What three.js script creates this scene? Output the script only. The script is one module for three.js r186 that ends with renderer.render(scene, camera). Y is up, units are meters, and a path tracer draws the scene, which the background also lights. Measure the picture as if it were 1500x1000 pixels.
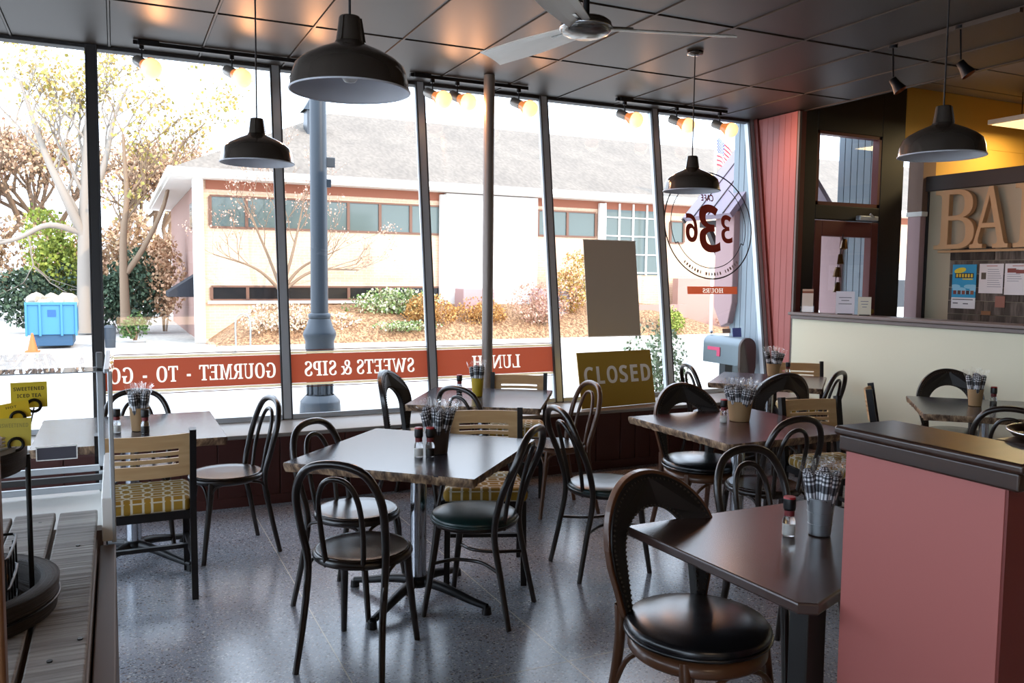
import * as THREE from 'three';
import { RoundedBoxGeometry } from 'three/addons/geometries/RoundedBoxGeometry.js';
import { mergeGeometries } from 'three/addons/utils/BufferGeometryUtils.js';
import { FontLoader } from 'three/addons/loaders/FontLoader.js';
import { TextGeometry } from 'three/addons/geometries/TextGeometry.js';
import { RectAreaLightUniformsLib } from 'three/addons/lights/RectAreaLightUniformsLib.js';

// ---------------------------------------------------------------- camera, sky, sun, exposure
// World: x runs along the shop window, -z looks out through it, y is up, metres; the floor is y = 0.
const scene = new THREE.Scene();
const renderer = new THREE.WebGLRenderer({ antialias: true });
renderer.toneMapping = THREE.LinearToneMapping;
renderer.toneMappingExposure = 1.54;
renderer.shadowMap.enabled = true;
const camera = new THREE.PerspectiveCamera(44.48, 1.5, 0.05, 400);
camera.position.set(0, 1.6, 0);
camera.rotation.order = 'YXZ';
camera.rotation.set(-0.07736, -0.44332, 0.01013);
scene.add(camera);

const sunEl = THREE.MathUtils.degToRad(27);
const sunDir = new THREE.Vector3(0.5 * Math.cos(sunEl), Math.sin(sunEl), 0.866 * Math.cos(sunEl));
// hazy bright sky, even all round
scene.background = new THREE.Color().setRGB(0.78, 0.92, 1.1);
scene.backgroundIntensity = 3.1;
scene.environmentIntensity = 1.0;
const sun = new THREE.DirectionalLight(0xffe6c6, 2.1);
sun.name = 'sun';
sun.position.copy(sunDir).multiplyScalar(70).add(new THREE.Vector3(6, 0, -18));
sun.target.position.set(6, 0, -18);
sun.castShadow = true;
Object.assign(sun.shadow.camera, { left: -40, right: 40, top: 30, bottom: -30, near: 1, far: 160 });
sun.shadow.mapSize.set(4096, 4096);
scene.add(sun, sun.target);
RectAreaLightUniformsLib.init();
// strengths: bakery room panel, added fill panel behind the camera, track lamps
const LAMP_PANEL = 12, BACK_FILL = 4.5, TRACK = 0.85;

// ---------------------------------------------------------------- helpers
function rng(seed) { let a = seed | 0; return () => { a = (a + 0x6d2b79f5) | 0; let t = Math.imul(a ^ (a >>> 15), 1 | a); t = (t + Math.imul(t ^ (t >>> 7), 61 | t)) ^ t; return ((t ^ (t >>> 14)) >>> 0) / 4294967296; }; }
const D = THREE.MathUtils.degToRad;
const V = (x, y, z) => new THREE.Vector3(x, y, z);
const names = new Map();
function numbered(n) { const k = names.get(n) || 0; names.set(n, k + 1); return k ? n + '_' + String(k).padStart(3, '0') : n; }
function plain(g) { const o = g.index ? g.toNonIndexed() : g.clone(); for (const k of Object.keys(o.attributes)) if (!['position', 'normal', 'uv'].includes(k)) o.deleteAttribute(k); if (!o.attributes.uv) o.setAttribute('uv', new THREE.BufferAttribute(new Float32Array(o.attributes.position.count * 2), 2)); o.groups = []; return o; }
function merge(list) { return list.length === 1 ? list[0] : mergeGeometries(list.map(plain)); }
function at(g, x, y, z, rx = 0, ry = 0, rz = 0) { g.applyMatrix4(new THREE.Matrix4().compose(V(x, y, z), new THREE.Quaternion().setFromEuler(new THREE.Euler(rx, ry, rz, 'YXZ')), V(1, 1, 1))); return g; }
function metric(g, k = 1) {   // uv in metres by the dominant axis of the normal
  const o = g.index ? g.toNonIndexed() : g, p = o.attributes.position, n = o.attributes.normal, uv = new Float32Array(p.count * 2);
  for (let i = 0; i < p.count; i += 3) {
    let a = 0, b = 0, c = 0; for (let j = i; j < i + 3; j++) { a += n.getX(j); b += n.getY(j); c += n.getZ(j); }
    a = Math.abs(a); b = Math.abs(b); c = Math.abs(c);
    for (let j = i; j < i + 3; j++) { const x = p.getX(j), y = p.getY(j), z = p.getZ(j); const [u, v] = b >= a && b >= c ? [x, z] : a >= c ? [z, y] : [x, y]; uv[2 * j] = u * k; uv[2 * j + 1] = v * k; }
  }
  o.setAttribute('uv', new THREE.BufferAttribute(uv, 2)); return o;
}
const box = (w, h, d, x = 0, y = 0, z = 0, ry = 0) => at(metric(new THREE.BoxGeometry(w, h, d)), x, y, z, 0, ry);
const span = (x0, x1, y0, y1, z0, z1) => metric(at(new THREE.BoxGeometry(Math.abs(x1 - x0), Math.abs(y1 - y0), Math.abs(z1 - z0)), (x0 + x1) / 2, (y0 + y1) / 2, (z0 + z1) / 2));
const rbox = (w, h, d, x = 0, y = 0, z = 0, r = 0.004, ry = 0) => at(metric(new RoundedBoxGeometry(w, h, d, 2, Math.min(r, w / 2.01, h / 2.01, d / 2.01))), x, y, z, 0, ry);
const cyl = (r0, r1, h, x = 0, y = 0, z = 0, n = 20, open = false) => at(new THREE.CylinderGeometry(r0, r1, h, n, 1, open), x, y, z);
const lathe = (pts, n = 32) => new THREE.LatheGeometry(pts.map((p) => new THREE.Vector2(Math.max(p[0], 1e-4), p[1])), n);
const ball = (r, x = 0, y = 0, z = 0, n = 12) => at(new THREE.SphereGeometry(r, n, Math.ceil(n * 0.7)), x, y, z);
function sweep(pts, r, n = 32, m = 8, closed = false, tension = 0.5) {   // a round rod along points; r a number or a function of 0..1
  const c = new THREE.CatmullRomCurve3(pts.map((p) => (p.isVector3 ? p : V(...p))), closed, 'catmullrom', tension);
  const g = new THREE.TubeGeometry(c, n, 1, m, closed), p = g.attributes.position, f = typeof r === 'function' ? r : () => r;
  for (let i = 0; i <= n; i++) { const q = c.getPointAt(i / n), k = f(i / n); for (let j = 0; j <= m; j++) { const a = i * (m + 1) + j; p.setXYZ(a, q.x + (p.getX(a) - q.x) * k, q.y + (p.getY(a) - q.y) * k, q.z + (p.getZ(a) - q.z) * k); } }
  return g;
}
function rod(a, b, r0, r1 = r0, m = 8) { a = V(...a); b = V(...b); const g = new THREE.CylinderGeometry(r1, r0, a.distanceTo(b), m); g.applyQuaternion(new THREE.Quaternion().setFromUnitVectors(V(0, 1, 0), b.clone().sub(a).normalize())); g.translate((a.x + b.x) / 2, (a.y + b.y) / 2, (a.z + b.z) / 2); return g; }
function bar(a, b, w, d) { a = V(...a); b = V(...b); const g = metric(new THREE.BoxGeometry(w, a.distanceTo(b), d)); g.applyQuaternion(new THREE.Quaternion().setFromUnitVectors(V(0, 1, 0), b.clone().sub(a).normalize())); g.translate((a.x + b.x) / 2, (a.y + b.y) / 2, (a.z + b.z) / 2); return g; }
function extrude(shape, depth, bevel = 0.003, seg = 12) { return new THREE.ExtrudeGeometry(shape, { depth, bevelEnabled: bevel > 0, bevelSize: bevel, bevelThickness: bevel, bevelSegments: 2, curveSegments: seg }); }
function mesh(name, geo, mat, parent) { const o = new THREE.Mesh(geo, mat); o.name = name; parent.add(o); return o; }
const part = (parent, name, geo, mat, label) => { const list = parent.userData.partNames || (parent.partNames = parent.partNames || {}); const k = list[name] || 0; list[name] = k + 1; const o = mesh(k ? name + '_' + String(k).padStart(3, '0') : name, geo, mat, parent); if (label) o.userData.label = label; return o; };
function thing(name, label, category, [x, y, z] = [0, 0, 0], turn = 0, group) { const o = new THREE.Group(); o.name = numbered(name); o.position.set(x, y, z); o.rotation.y = turn; o.userData = { label, category }; if (group) o.userData.group = group; scene.add(o); return o; }
function solo(name, label, category, geo, mat, group) { const o = mesh(numbered(name), geo, mat, scene); o.userData = { label, category }; if (group) o.userData.group = group; return o; }
function struct(name, geo, mat) { const o = geo ? mesh(name, geo, mat, scene) : new THREE.Group(); o.name = name; o.userData = { kind: 'structure' }; scene.add(o); return o; }
function dup(src, label, [x, y, z], turn = 0, group) { const o = src.clone(); o.name = numbered(src.userData.base || src.name.replace(/_\d{3}$/, '')); o.userData = { ...src.userData, label }; if (group) o.userData.group = group; o.position.set(x, y, z); o.rotation.set(0, turn, 0); scene.add(o); return o; }

// ---------------------------------------------------------------- textures
function noise2(seed) {   // tiling value noise
  const R = rng(seed), T = Array.from({ length: 4096 }, () => R());
  return (x, y, px, py) => { const xi = Math.floor(x), yi = Math.floor(y), fx = x - xi, fy = y - yi, s = fx * fx * (3 - 2 * fx), t = fy * fy * (3 - 2 * fy), h = (a, b) => T[((((a % px) + px) % px) * 57 + (((b % py) + py) % py) * 131) & 4095]; return (h(xi, yi) * (1 - s) + h(xi + 1, yi) * s) * (1 - t) + (h(xi, yi + 1) * (1 - s) + h(xi + 1, yi + 1) * s) * t; };
}
function tex(w, h, f, srgb = true, rx = 1, ry = rx) {
  const d = new Uint8Array(w * h * 4);
  for (let y = 0; y < h; y++) for (let x = 0; x < w; x++) { const c = f(x / w, y / h, x, y), i = (y * w + x) * 4; d[i] = c[0]; d[i + 1] = c[1]; d[i + 2] = c[2]; d[i + 3] = 255; }
  const t = new THREE.DataTexture(d, w, h); t.wrapS = t.wrapT = THREE.RepeatWrapping; t.magFilter = THREE.LinearFilter; t.minFilter = THREE.LinearMipmapLinearFilter; t.generateMipmaps = true; if (srgb) t.colorSpace = THREE.SRGBColorSpace; t.repeat.set(rx, ry); t.needsUpdate = true; return t;
}
const hex = (h) => [(h >> 16) & 255, (h >> 8) & 255, h & 255];
const mixc = (a, b, t) => [a[0] + (b[0] - a[0]) * t, a[1] + (b[1] - a[1]) * t, a[2] + (b[2] - a[2]) * t];
function grain(seed, c0, c1, fx, fy, w = 256, h = 256, repeat = 1, srgb = true) { const n = noise2(seed), m = noise2(seed + 9), [a, b] = [hex(c0), hex(c1)]; return tex(w, h, (u, v) => { const k = 0.55 * n(u * fx, v * fy, fx, fy) + 0.3 * m(u * fx * 3, v * fy * 3, fx * 3, fy * 3) + 0.15 * n(u * fx * 7, v * fy * 7, fx * 7, fy * 7); return mixc(a, b, Math.min(1, Math.max(0, (k - 0.25) * 2))); }, srgb, repeat); }
function canvasTex(w, h, draw) { const c = document.createElement('canvas'); c.width = w; c.height = h; draw(c.getContext('2d'), w, h); const t = new THREE.CanvasTexture(c); t.colorSpace = THREE.SRGBColorSpace; return t; }
const std = (color, rough = 0.6, o = {}) => new THREE.MeshStandardMaterial({ color, roughness: rough, ...o });
const phys = (color, rough, o = {}) => new THREE.MeshPhysicalMaterial({ color, roughness: rough, ...o });

// terrazzo: chips of several sizes in a grey binder
const terrazzoTex = (() => {
  const N = 1024, d = new Float32Array(N * N * 3), R = rng(5), n = noise2(6); const base = [154, 156, 160];
  for (let i = 0; i < N * N; i++) { const x = i % N, y = (i / N) | 0, k = (n(x / N * 5, y / N * 5, 5, 5) - 0.5) * 16 + (R() - 0.5) * 20; for (let c = 0; c < 3; c++) d[i * 3 + c] = base[c] + k; }
  const pal = [[104, 98, 98], [118, 114, 114], [196, 194, 192], [212, 208, 202], [156, 136, 126], [72, 70, 74], [184, 178, 172]];
  for (let k = 0; k < 26000; k++) { const cx = R() * N, cy = R() * N, r = 0.8 + R() * R() * 3.6, e = 0.6 + R() * 0.8, a = R() * 3.14, col = pal[(R() * pal.length) | 0], ca = Math.cos(a), sa = Math.sin(a); for (let y = -7; y <= 7; y++) for (let x = -7; x <= 7; x++) { const u = (x * ca + y * sa) / r, v = (-x * sa + y * ca) / (r * e); if (u * u + v * v < 1) { const i = ((((cy + y) | 0) + N) % N) * N + ((((cx + x) | 0) + N) % N); for (let c = 0; c < 3; c++) d[i * 3 + c] = col[c]; } } }
  const t = tex(N, N, (u, v, x, y) => { const i = (y * N + x) * 3; return [d[i], d[i + 1], d[i + 2]].map((q) => Math.max(0, Math.min(255, q))); }); t.repeat.set(0.7, 0.7); return t;
})();
const woodDark = grain(11, 0x2a1a14, 0x3b261c, 4, 40);
const rawWood = grain(12, 0x7f7974, 0xa8a29c, 3, 60, 256, 512, 1.6);
const rawBump = grain(13, 0x000000, 0xffffff, 4, 90, 256, 512, 1.6, false);
const barkEdge = grain(14, 0x4a372a, 0xb09272, 24, 5, 256, 128, 2.2);
const mapleTex = grain(15, 0xc39c6c, 0xd8b686, 3, 24);
const boardTex = grain(16, 0x4d4742, 0x8b847c, 30, 4, 512, 256, 1);
const brickTex = (() => { const n = noise2(21), R = rng(22), tone = Array.from({ length: 400 }, () => R()); return tex(512, 512, (u, v) => { const row = Math.floor(v * 26), uu = u * 8 + (row % 2) * 0.5, cx = Math.floor(uu) % 8, fu = uu - Math.floor(uu), fv = v * 26 - row, m = fu < 0.05 || fv < 0.14; return m ? [224, 198, 172] : mixc([212, 176, 146], [228, 196, 168], 0.35 * tone[(row * 8 + cx) % 400] + 0.3 * n(u * 60, v * 60, 60, 60)); }, true, 0.5); })();
const asphaltTex = grain(31, 0xaeaaa6, 0xc6c1bc, 60, 60, 512, 512, 0.25);
const pavingTex = grain(32, 0xb4afa6, 0xcac5bc, 40, 40, 512, 512, 0.3);
const mulchTex = grain(33, 0x6a4c36, 0xc09a74, 70, 70, 512, 512, 0.4);
const roofTex = (() => { const n = noise2(35); // weathered shingle courses
  return tex(512, 512, (u, v) => { const row = Math.floor(v * 32), k = n(u * 60 + row * 7, row, 60, 32) * 0.6 + n(u * 6, v * 6, 6, 6) * 0.4; return mixc([104, 95, 86], [132, 121, 109], k); }, true, 0.3); })();
const ginghamTex = tex(64, 64, (u, v) => { const a = Math.floor(u * 8) % 2, b = Math.floor(v * 8) % 2; return a && b ? [22, 22, 26] : a || b ? [104, 106, 112] : [226, 226, 228]; }, true, 2, 3);
const seatPattern = canvasTex(512, 512, (g, w, h) => {   // white interlocking links on mustard
  g.fillStyle = '#a37c22'; g.fillRect(0, 0, w, h); g.strokeStyle = '#ded4bc'; g.lineWidth = 15;
  const rr = (x, y, a, b) => { g.beginPath(); g.roundRect(x - a, y - b, 2 * a, 2 * b, Math.min(a, b)); g.stroke(); };
  for (let y = -1; y <= 4; y++) for (let x = -1; x <= 4; x++) { rr(x * 128 + 64, y * 128 + 64, 58, 28); rr(x * 128, y * 128, 28, 52); }
});
seatPattern.wrapS = seatPattern.wrapT = THREE.RepeatWrapping; seatPattern.repeat.set(2.6, 2.6);

// ---------------------------------------------------------------- materials
const M = {
  floor: std(0xf2f6ff, 0.22, { map: terrazzoTex }),
  strip: std(0xb8b0a0, 0.35, { metalness: 0.4 }),
  tile: std(0x2a2019, 0.48), tbar: std(0x3a312a, 0.5), roofdeck: std(0x3a3531, 0.9),
  alu: std(0xbcc2c8, 0.38, { metalness: 0.45 }), aluDark: std(0x3c3b3c, 0.5, { metalness: 0.3 }),
  glass: phys(0xffffff, 0.0, { transmission: 1, thickness: 0, ior: 1.5 }),
  red: std(0xa05a54, 0.55), redDeep: std(0x6a2c26, 0.5), kneeRed: std(0x4a211b, 0.5), sill: std(0x8f8880, 0.35),
  sage: std(0xd2d0b8, 0.65), capWood: std(0x6a5c56, 0.4), espresso: phys(0xffffff, 0.3, { map: woodDark, clearcoat: 0.5, clearcoatRoughness: 0.25 }),
  doorBrown: std(0x150e0c, 0.5), tan: std(0xb9ab92, 0.75), yellow: std(0xd6a548, 0.7), beam: std(0x3c3330, 0.6), plaster: std(0x8b8580, 0.85), letter: std(0xcaa277, 0.6),
  finBlue: std(0x8c9aa2, 0.6), pinkTrim: std(0xb09090, 0.65), hoodRoof: std(0x8f8090, 0.5), hoodDark: std(0x3a3230, 0.6),
  bentwood: phys(0x1d1512, 0.28, { clearcoat: 0.35, clearcoatRoughness: 0.25 }), bentBrown: phys(0x54341f, 0.35, { clearcoat: 0.3 }), blackMetal: std(0x17171a, 0.38, { metalness: 0.3 }),
  seatWood: phys(0x2c1f19, 0.24, {}), vinyl: phys(0x18302f, 0.3, { clearcoat: 0.2, clearcoatRoughness: 0.35 }), vinylBlack: phys(0x101216, 0.27, { clearcoat: 0.3, clearcoatRoughness: 0.25 }), leather: std(0x15110f, 0.5), nail: std(0x4a4038, 0.35, { metalness: 0.8 }),
  maple: std(0xffffff, 0.45, { map: mapleTex }), pattern: std(0xffffff, 0.8, { map: seatPattern }),
  topDark: phys(0x3a3a42, 0.2, {}), edge: std(0xffffff, 0.6, { map: barkEdge }), edgeBlack: std(0x1a1817, 0.4),
  chrome: std(0xc8ccd2, 0.16, { metalness: 1 }), baseBlack: std(0x18181a, 0.42, { metalness: 0.2 }),
  shade: phys(0x544c46, 0.15, { metalness: 0.5, clearcoat: 0.6, clearcoatRoughness: 0.1 }), shadeIn: std(0xc9ccd6, 0.45), cord: std(0x17161a, 0.6), bulbGlass: phys(0xf4f2ee, 0.1, { transmission: 0.6, thickness: 0 }),
  copper: std(0x8a4a24, 0.35, { metalness: 0.6 }), neckGlow: std(0xc07038, 0.3, { emissive: 0xff9a58, emissiveIntensity: 0.4 }), canSilver: std(0x9a9590, 0.35, { metalness: 0.6 }), bulbLit: std(0xfff2dd, 0.4, { emissive: 0xffd596, emissiveIntensity: 0.85 }),
  blade: std(0xe6dfd6, 0.3), fanBody: std(0x8d8a86, 0.22, { metalness: 0.9 }),
  kraft: std(0x9a7a54, 0.7), tin: std(0x93979a, 0.4, { metalness: 0.75 }), mustard: std(0xb79a1e, 0.5), darkPot: std(0x3c2e26, 0.5),
  gingham: std(0xffffff, 0.85, { map: ginghamTex }), film: phys(0xffffff, 0.06, { transmission: 1, thickness: 0, ior: 1.4, specularIntensity: 0.7 }),
  jar: phys(0xffffff, 0.03, { transmission: 1, thickness: 0.003, ior: 1.45 }), salt: std(0xe8e6e0, 0.9), pepper: std(0x2a2420, 0.9), capBlack: std(0x121214, 0.35), capRed: std(0xa61c22, 0.4), band: std(0x6e1f22, 0.5), white: std(0xe6e4df, 0.6), paper: std(0xded9d0, 0.9),
  raw: std(0xffffff, 0.75, { map: rawWood, bumpMap: rawBump, bumpScale: 0.002 }), rawDark: std(0x4e423b, 0.7, { map: rawWood, bumpMap: rawBump, bumpScale: 0.002 }), panelTan: std(0x6b5a50, 0.6), dowel: std(0x7a5232, 0.5), galv: std(0x8a8c8e, 0.45, { metalness: 0.7 }), wire: std(0x161616, 0.4, { metalness: 0.5 }),
  columnGrey: std(0x7d746d, 0.35, { metalness: 0.3 }), board: std(0xa59b8c, 0.8), iron: std(0x353d46, 0.4, { metalness: 0.1 }),
  asphalt: std(0xffffff, 0.9, { map: asphaltTex }), paving: std(0xffffff, 0.9, { map: pavingTex }), mulch: std(0xffffff, 0.95, { map: mulchTex }), brick: std(0xffffff, 0.9, { map: brickTex }), roof: std(0xffffff, 0.9, { map: roofTex }), trimWhite: std(0xe4e0da, 0.7), pinkWall: std(0xa9877c, 0.85), eaveShade: std(0x9a5f48, 0.85), paneDark: phys(0x5f6a66, 0.08, { metalness: 0 }), paneBlack: std(0x1d1c1e, 0.2), awning: std(0x22242c, 0.8), frameBrown: std(0x6e4c3c, 0.6),
  bark: std(0x86705c, 0.95), barkGrey: std(0x968c82, 0.95), leaf: std(0xffffff, 0.8, { side: THREE.DoubleSide }),
  dumpster: std(0x3f7fa6, 0.55), dumpsterBase: std(0x2a5070, 0.6), orange: std(0xc86a34, 0.6), steel: std(0xa0a4a8, 0.4, { metalness: 0.6 }), van: std(0xe6e6e6, 0.3), tyre: std(0x18181a, 0.8), pink: std(0xd0406c, 0.5), mailbox: std(0x6f7c84, 0.42, { metalness: 0.35 }), mailDoor: std(0x35211f, 0.5),
};

// ---------------------------------------------------------------- the setting: floor, ceiling, walls, window, door
const GL = Math.atan(0.1418), glassZ = (y) => -6.385 - 0.1418 * y;   // the shop glass leans outward
const CEIL = 3.215;
{
  const f = struct('floor', span(-3.3, 11.4, -0.15, 0, -6.45, 3.7), M.floor);
  for (const [x0, x1, z0, z1] of [[1.672, 1.676, -5.85, 3.5], [-3, 5.9, -2.946, -2.942], [0.802, 0.806, -5.85, -2.95]]) part(f, 'divider_strip', span(x0, x1, -0.004, 0.0004, z0, z1), M.strip);
  const c = struct('ceiling');
  part(c, 'deck', span(-3.3, 6.05, 3.28, 3.45, -6.88, 3.7), M.roofdeck);
  const tileG = rbox(0.592, 0.016, 1.2, 0, 0, 0, 0.004), tw = 0.6096, tl = 1.2385;
  for (let i = -5; i < 10; i++) for (let k = 0; k < 9; k++) { const z = -5.647 + (k - 0.5) * tl; const x = (i + 0.5) * tw; if (z > 3.4) continue; const o = part(c, 'tile', tileG, M.tile); o.position.set(x, 3.23, z); if (x > 5.9) o.scale.x = 0.5, o.position.x = 5.97; if (x < -2.95) continue; }
  for (let i = -5; i <= 9; i++) part(c, 'grid_bar', span(i * tw - 0.006, i * tw + 0.006, CEIL, 3.24, -6.84, 3.5), M.tbar);
  for (let k = 0; k < 9; k++) part(c, 'cross_bar', span(-3.1, 6.03, CEIL + 0.001, 3.24, -5.647 + k * tl - 0.006, -5.647 + k * tl + 0.006), M.tbar);
  part(c, 'fascia', span(6.03, 6.07, CEIL, 3.62, -6.25, 3.5), M.tile);
  const c2 = struct('ceiling_bakery', span(6.05, 11.4, 3.6, 3.8, -6.6, 3.7), M.plaster);
  for (let i = 0; i < 9; i++) part(c2, 'tin_rib', span(6.07, 11.2, 3.592, 3.602, -6.0 + i * 0.6, -5.975 + i * 0.6), M.plaster);
  struct('roof', span(-3.4, 11.6, 3.8, 4.0, -6.95, 3.8), M.roofdeck);
  const wl = struct('unseen_window_left');   // glazing out of view, placed to light the room from the left
  part(wl, 'plinth', span(-3.3, -3.1, -0.15, 0.45, -6.45, 3.7), M.kneeRed); part(wl, 'head', span(-3.3, -3.1, 3.1, 3.3, -6.45, 3.7), M.aluDark);
  for (let i = 0; i < 9; i++) part(wl, 'mullion', rbox(0.1, 2.65, 0.06, -3.2, 1.775, -6.3 + i * 1.24, 0.005), M.alu);
  for (let i = 0; i < 8; i++) part(wl, 'pane', at(metric(new THREE.PlaneGeometry(1.18, 2.65)), -3.2, 1.775, -5.68 + i * 1.24, 0, Math.PI / 2), M.glass);
  struct('wall_back', span(-3.3, 11.4, 0, 3.6, 3.5, 3.7), M.tan);
  struct('wall_right', span(11.2, 11.4, 0, 3.6, -6.45, 3.5), M.yellow);
  struct('unseen_wall_front_upper', span(-3.3, 6.05, 3.24, 4.6, -7.05, -6.86), M.finBlue);  // out of view; its height is set to shade the pavement outside
  struct('unseen_wall_front_parapet', span(6.05, 11.4, 3.8, 4.6, -6.95, -6.6), M.finBlue);  // out of view; carries the shading wall on past the entry
  struct('wall_corner_left', span(-3.4, -2.6, 0, 3.24, -6.9, -6.45), M.finBlue);
  // knee wall of upright boards under the window, with its deep sill
  const k = struct('wall_knee');
  part(k, 'core', span(-3.1, 5.94, 0, 0.47, -6.43, -5.925), M.kneeRed);
  let x = -3.08; const R = rng(3);
  while (x < 5.9) { const w = Math.min(0.15 + R() * 0.12, 5.93 - x); part(k, 'board', rbox(w - 0.006, 0.455, 0.02, x + w / 2, 0.2425, -5.914, 0.004), M.kneeRed); x += w; if (5.93 - x < 0.04) break; }
  part(k, 'sill_board', rbox(9.04, 0.03, 0.56, 1.42, 0.482, -6.18, 0.008), M.sill);
  part(k, 'skirting', rbox(9.0, 0.07, 0.012, 1.42, 0.035, -5.898, 0.003), M.kneeRed);
}
{ // leaning shop window: panes between aluminium mullions
  const w = struct('window_1'), xs = [-2.6, -1.35, -0.119, 1.163, 2.35, 3.52, 4.723, 5.92], y0 = 0.497, y1 = 3.23, L = (y1 - y0) / Math.cos(GL), ym = (y0 + y1) / 2;
  const lean = (g, x, y, off = 0) => at(g, x, y, glassZ(y) + off, -GL);
  for (let i = 0; i < xs.length; i++) part(w, 'mullion', lean(rbox(i === 7 ? 0.075 : 0.06, L, 0.085, 0, 0, 0, 0.006), xs[i], ym), i === 2 ? M.aluDark : M.alu);  // third mullion in dark metal: its backlit shade is put into the colour
  for (let i = 0; i < xs.length; i++) for (const s of [-1, 1]) part(w, 'glazing_bead', lean(rbox(0.012, L, 0.03, 0, 0, 0, 0.003), xs[i] + s * 0.034, ym, 0.03), M.aluDark);
  for (let i = 0; i + 1 < xs.length; i++) part(w, 'pane', lean(metric(new THREE.PlaneGeometry(xs[i + 1] - xs[i] - 0.05, L - 0.04)), (xs[i] + xs[i + 1]) / 2, ym), M.glass);
  part(w, 'bottom_rail', lean(rbox(8.5, 0.035, 0.07, 0, 0, 0, 0.005), 1.66, 0.515), M.alu);
  part(w, 'head_rail', lean(rbox(8.5, 0.03, 0.07, 0, 0, 0, 0.005), 1.66, 3.205), M.aluDark);
}
{ // beadboard return wall inside, grey-blue fins outside
  const r = struct('wall_return'), fin = struct('wall_fin_left'), fin2 = struct('wall_fin_right');
  part(r, 'core', span(5.976, 6.07, 0, 3.22, -6.84, -6.2), M.redDeep);
  const yl = (z) => Math.min(3.21, Math.max(0, (-6.385 - z) / 0.1418)), slab = (z0, z1, lo0, lo1, hi0, hi1) => { const q = new THREE.Shape(); q.setFromPoints([[-z0, lo0], [-z1, lo1], [-z1, hi1], [-z0, hi0]].map((p) => new THREE.Vector2(...p))); return metric(plain(at(extrude(q, 0.016, 0.003), 5.958, 0, 0, 0, Math.PI / 2))); };
  for (let i = 0; i < 8; i++) { const z0 = -6.845 + i * 0.081, z1 = z0 + 0.074, a = yl(z0), b2 = yl(z1); if (a < 3.19) part(r, 'bead_board', slab(z0, z1, a, b2, 3.21, 3.21), M.red); if (a > 0.02) part(fin, 'bead_board', slab(z0, z1, -0.15, -0.15, a, b2), M.finBlue); }
  part(r, 'corner_trim', rbox(0.03, 3.21, 0.03, 5.975, 1.605, -6.19, 0.004), M.capWood);
  part(r, 'window_trim', at(rbox(0.03, 2.78, 0.05, 0, 0, 0, 0.004), 5.945, 1.85, glassZ(1.85) + 0.075, -GL), M.redDeep);
  part(fin, 'core', span(5.975, 6.06, -0.15, 3.7, -7.1, -6.86), M.finBlue);
  for (let i = 0; i < 3; i++) { const z0 = -7.1 + i * 0.084; part(fin, 'bead_board', rbox(0.02, 3.85, 0.078, 5.965, 1.775, z0 + 0.04, 0.004), M.finBlue); }
  part(fin2, 'core', span(7.19, 7.26, -0.15, 3.7, -6.83, -6.3), M.finBlue);
  for (let i = 0; i < 6; i++) { const z0 = -6.83 + i * 0.088; part(fin2, 'bead_board', rbox(0.02, 3.85, 0.082, 7.18, 1.775, z0 + 0.043, 0.004), M.finBlue); }
}
{ // sage half wall with its wooden cap
  const h = struct('wall_half');
  part(h, 'panel', span(5.96, 6.1, 0, 1.225, -6.185, -0.8), M.sage);
  part(h, 'cap', rbox(0.24, 0.03, 5.45, 6.03, 1.272, -3.47, 0.008), M.capWood);
  part(h, 'cap_moulding', rbox(0.19, 0.035, 5.42, 6.03, 1.24, -3.47, 0.006), M.capWood);
  part(h, 'skirting', span(5.94, 5.96, 0, 0.1, -5.9, -0.8), M.capWood);
}
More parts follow.
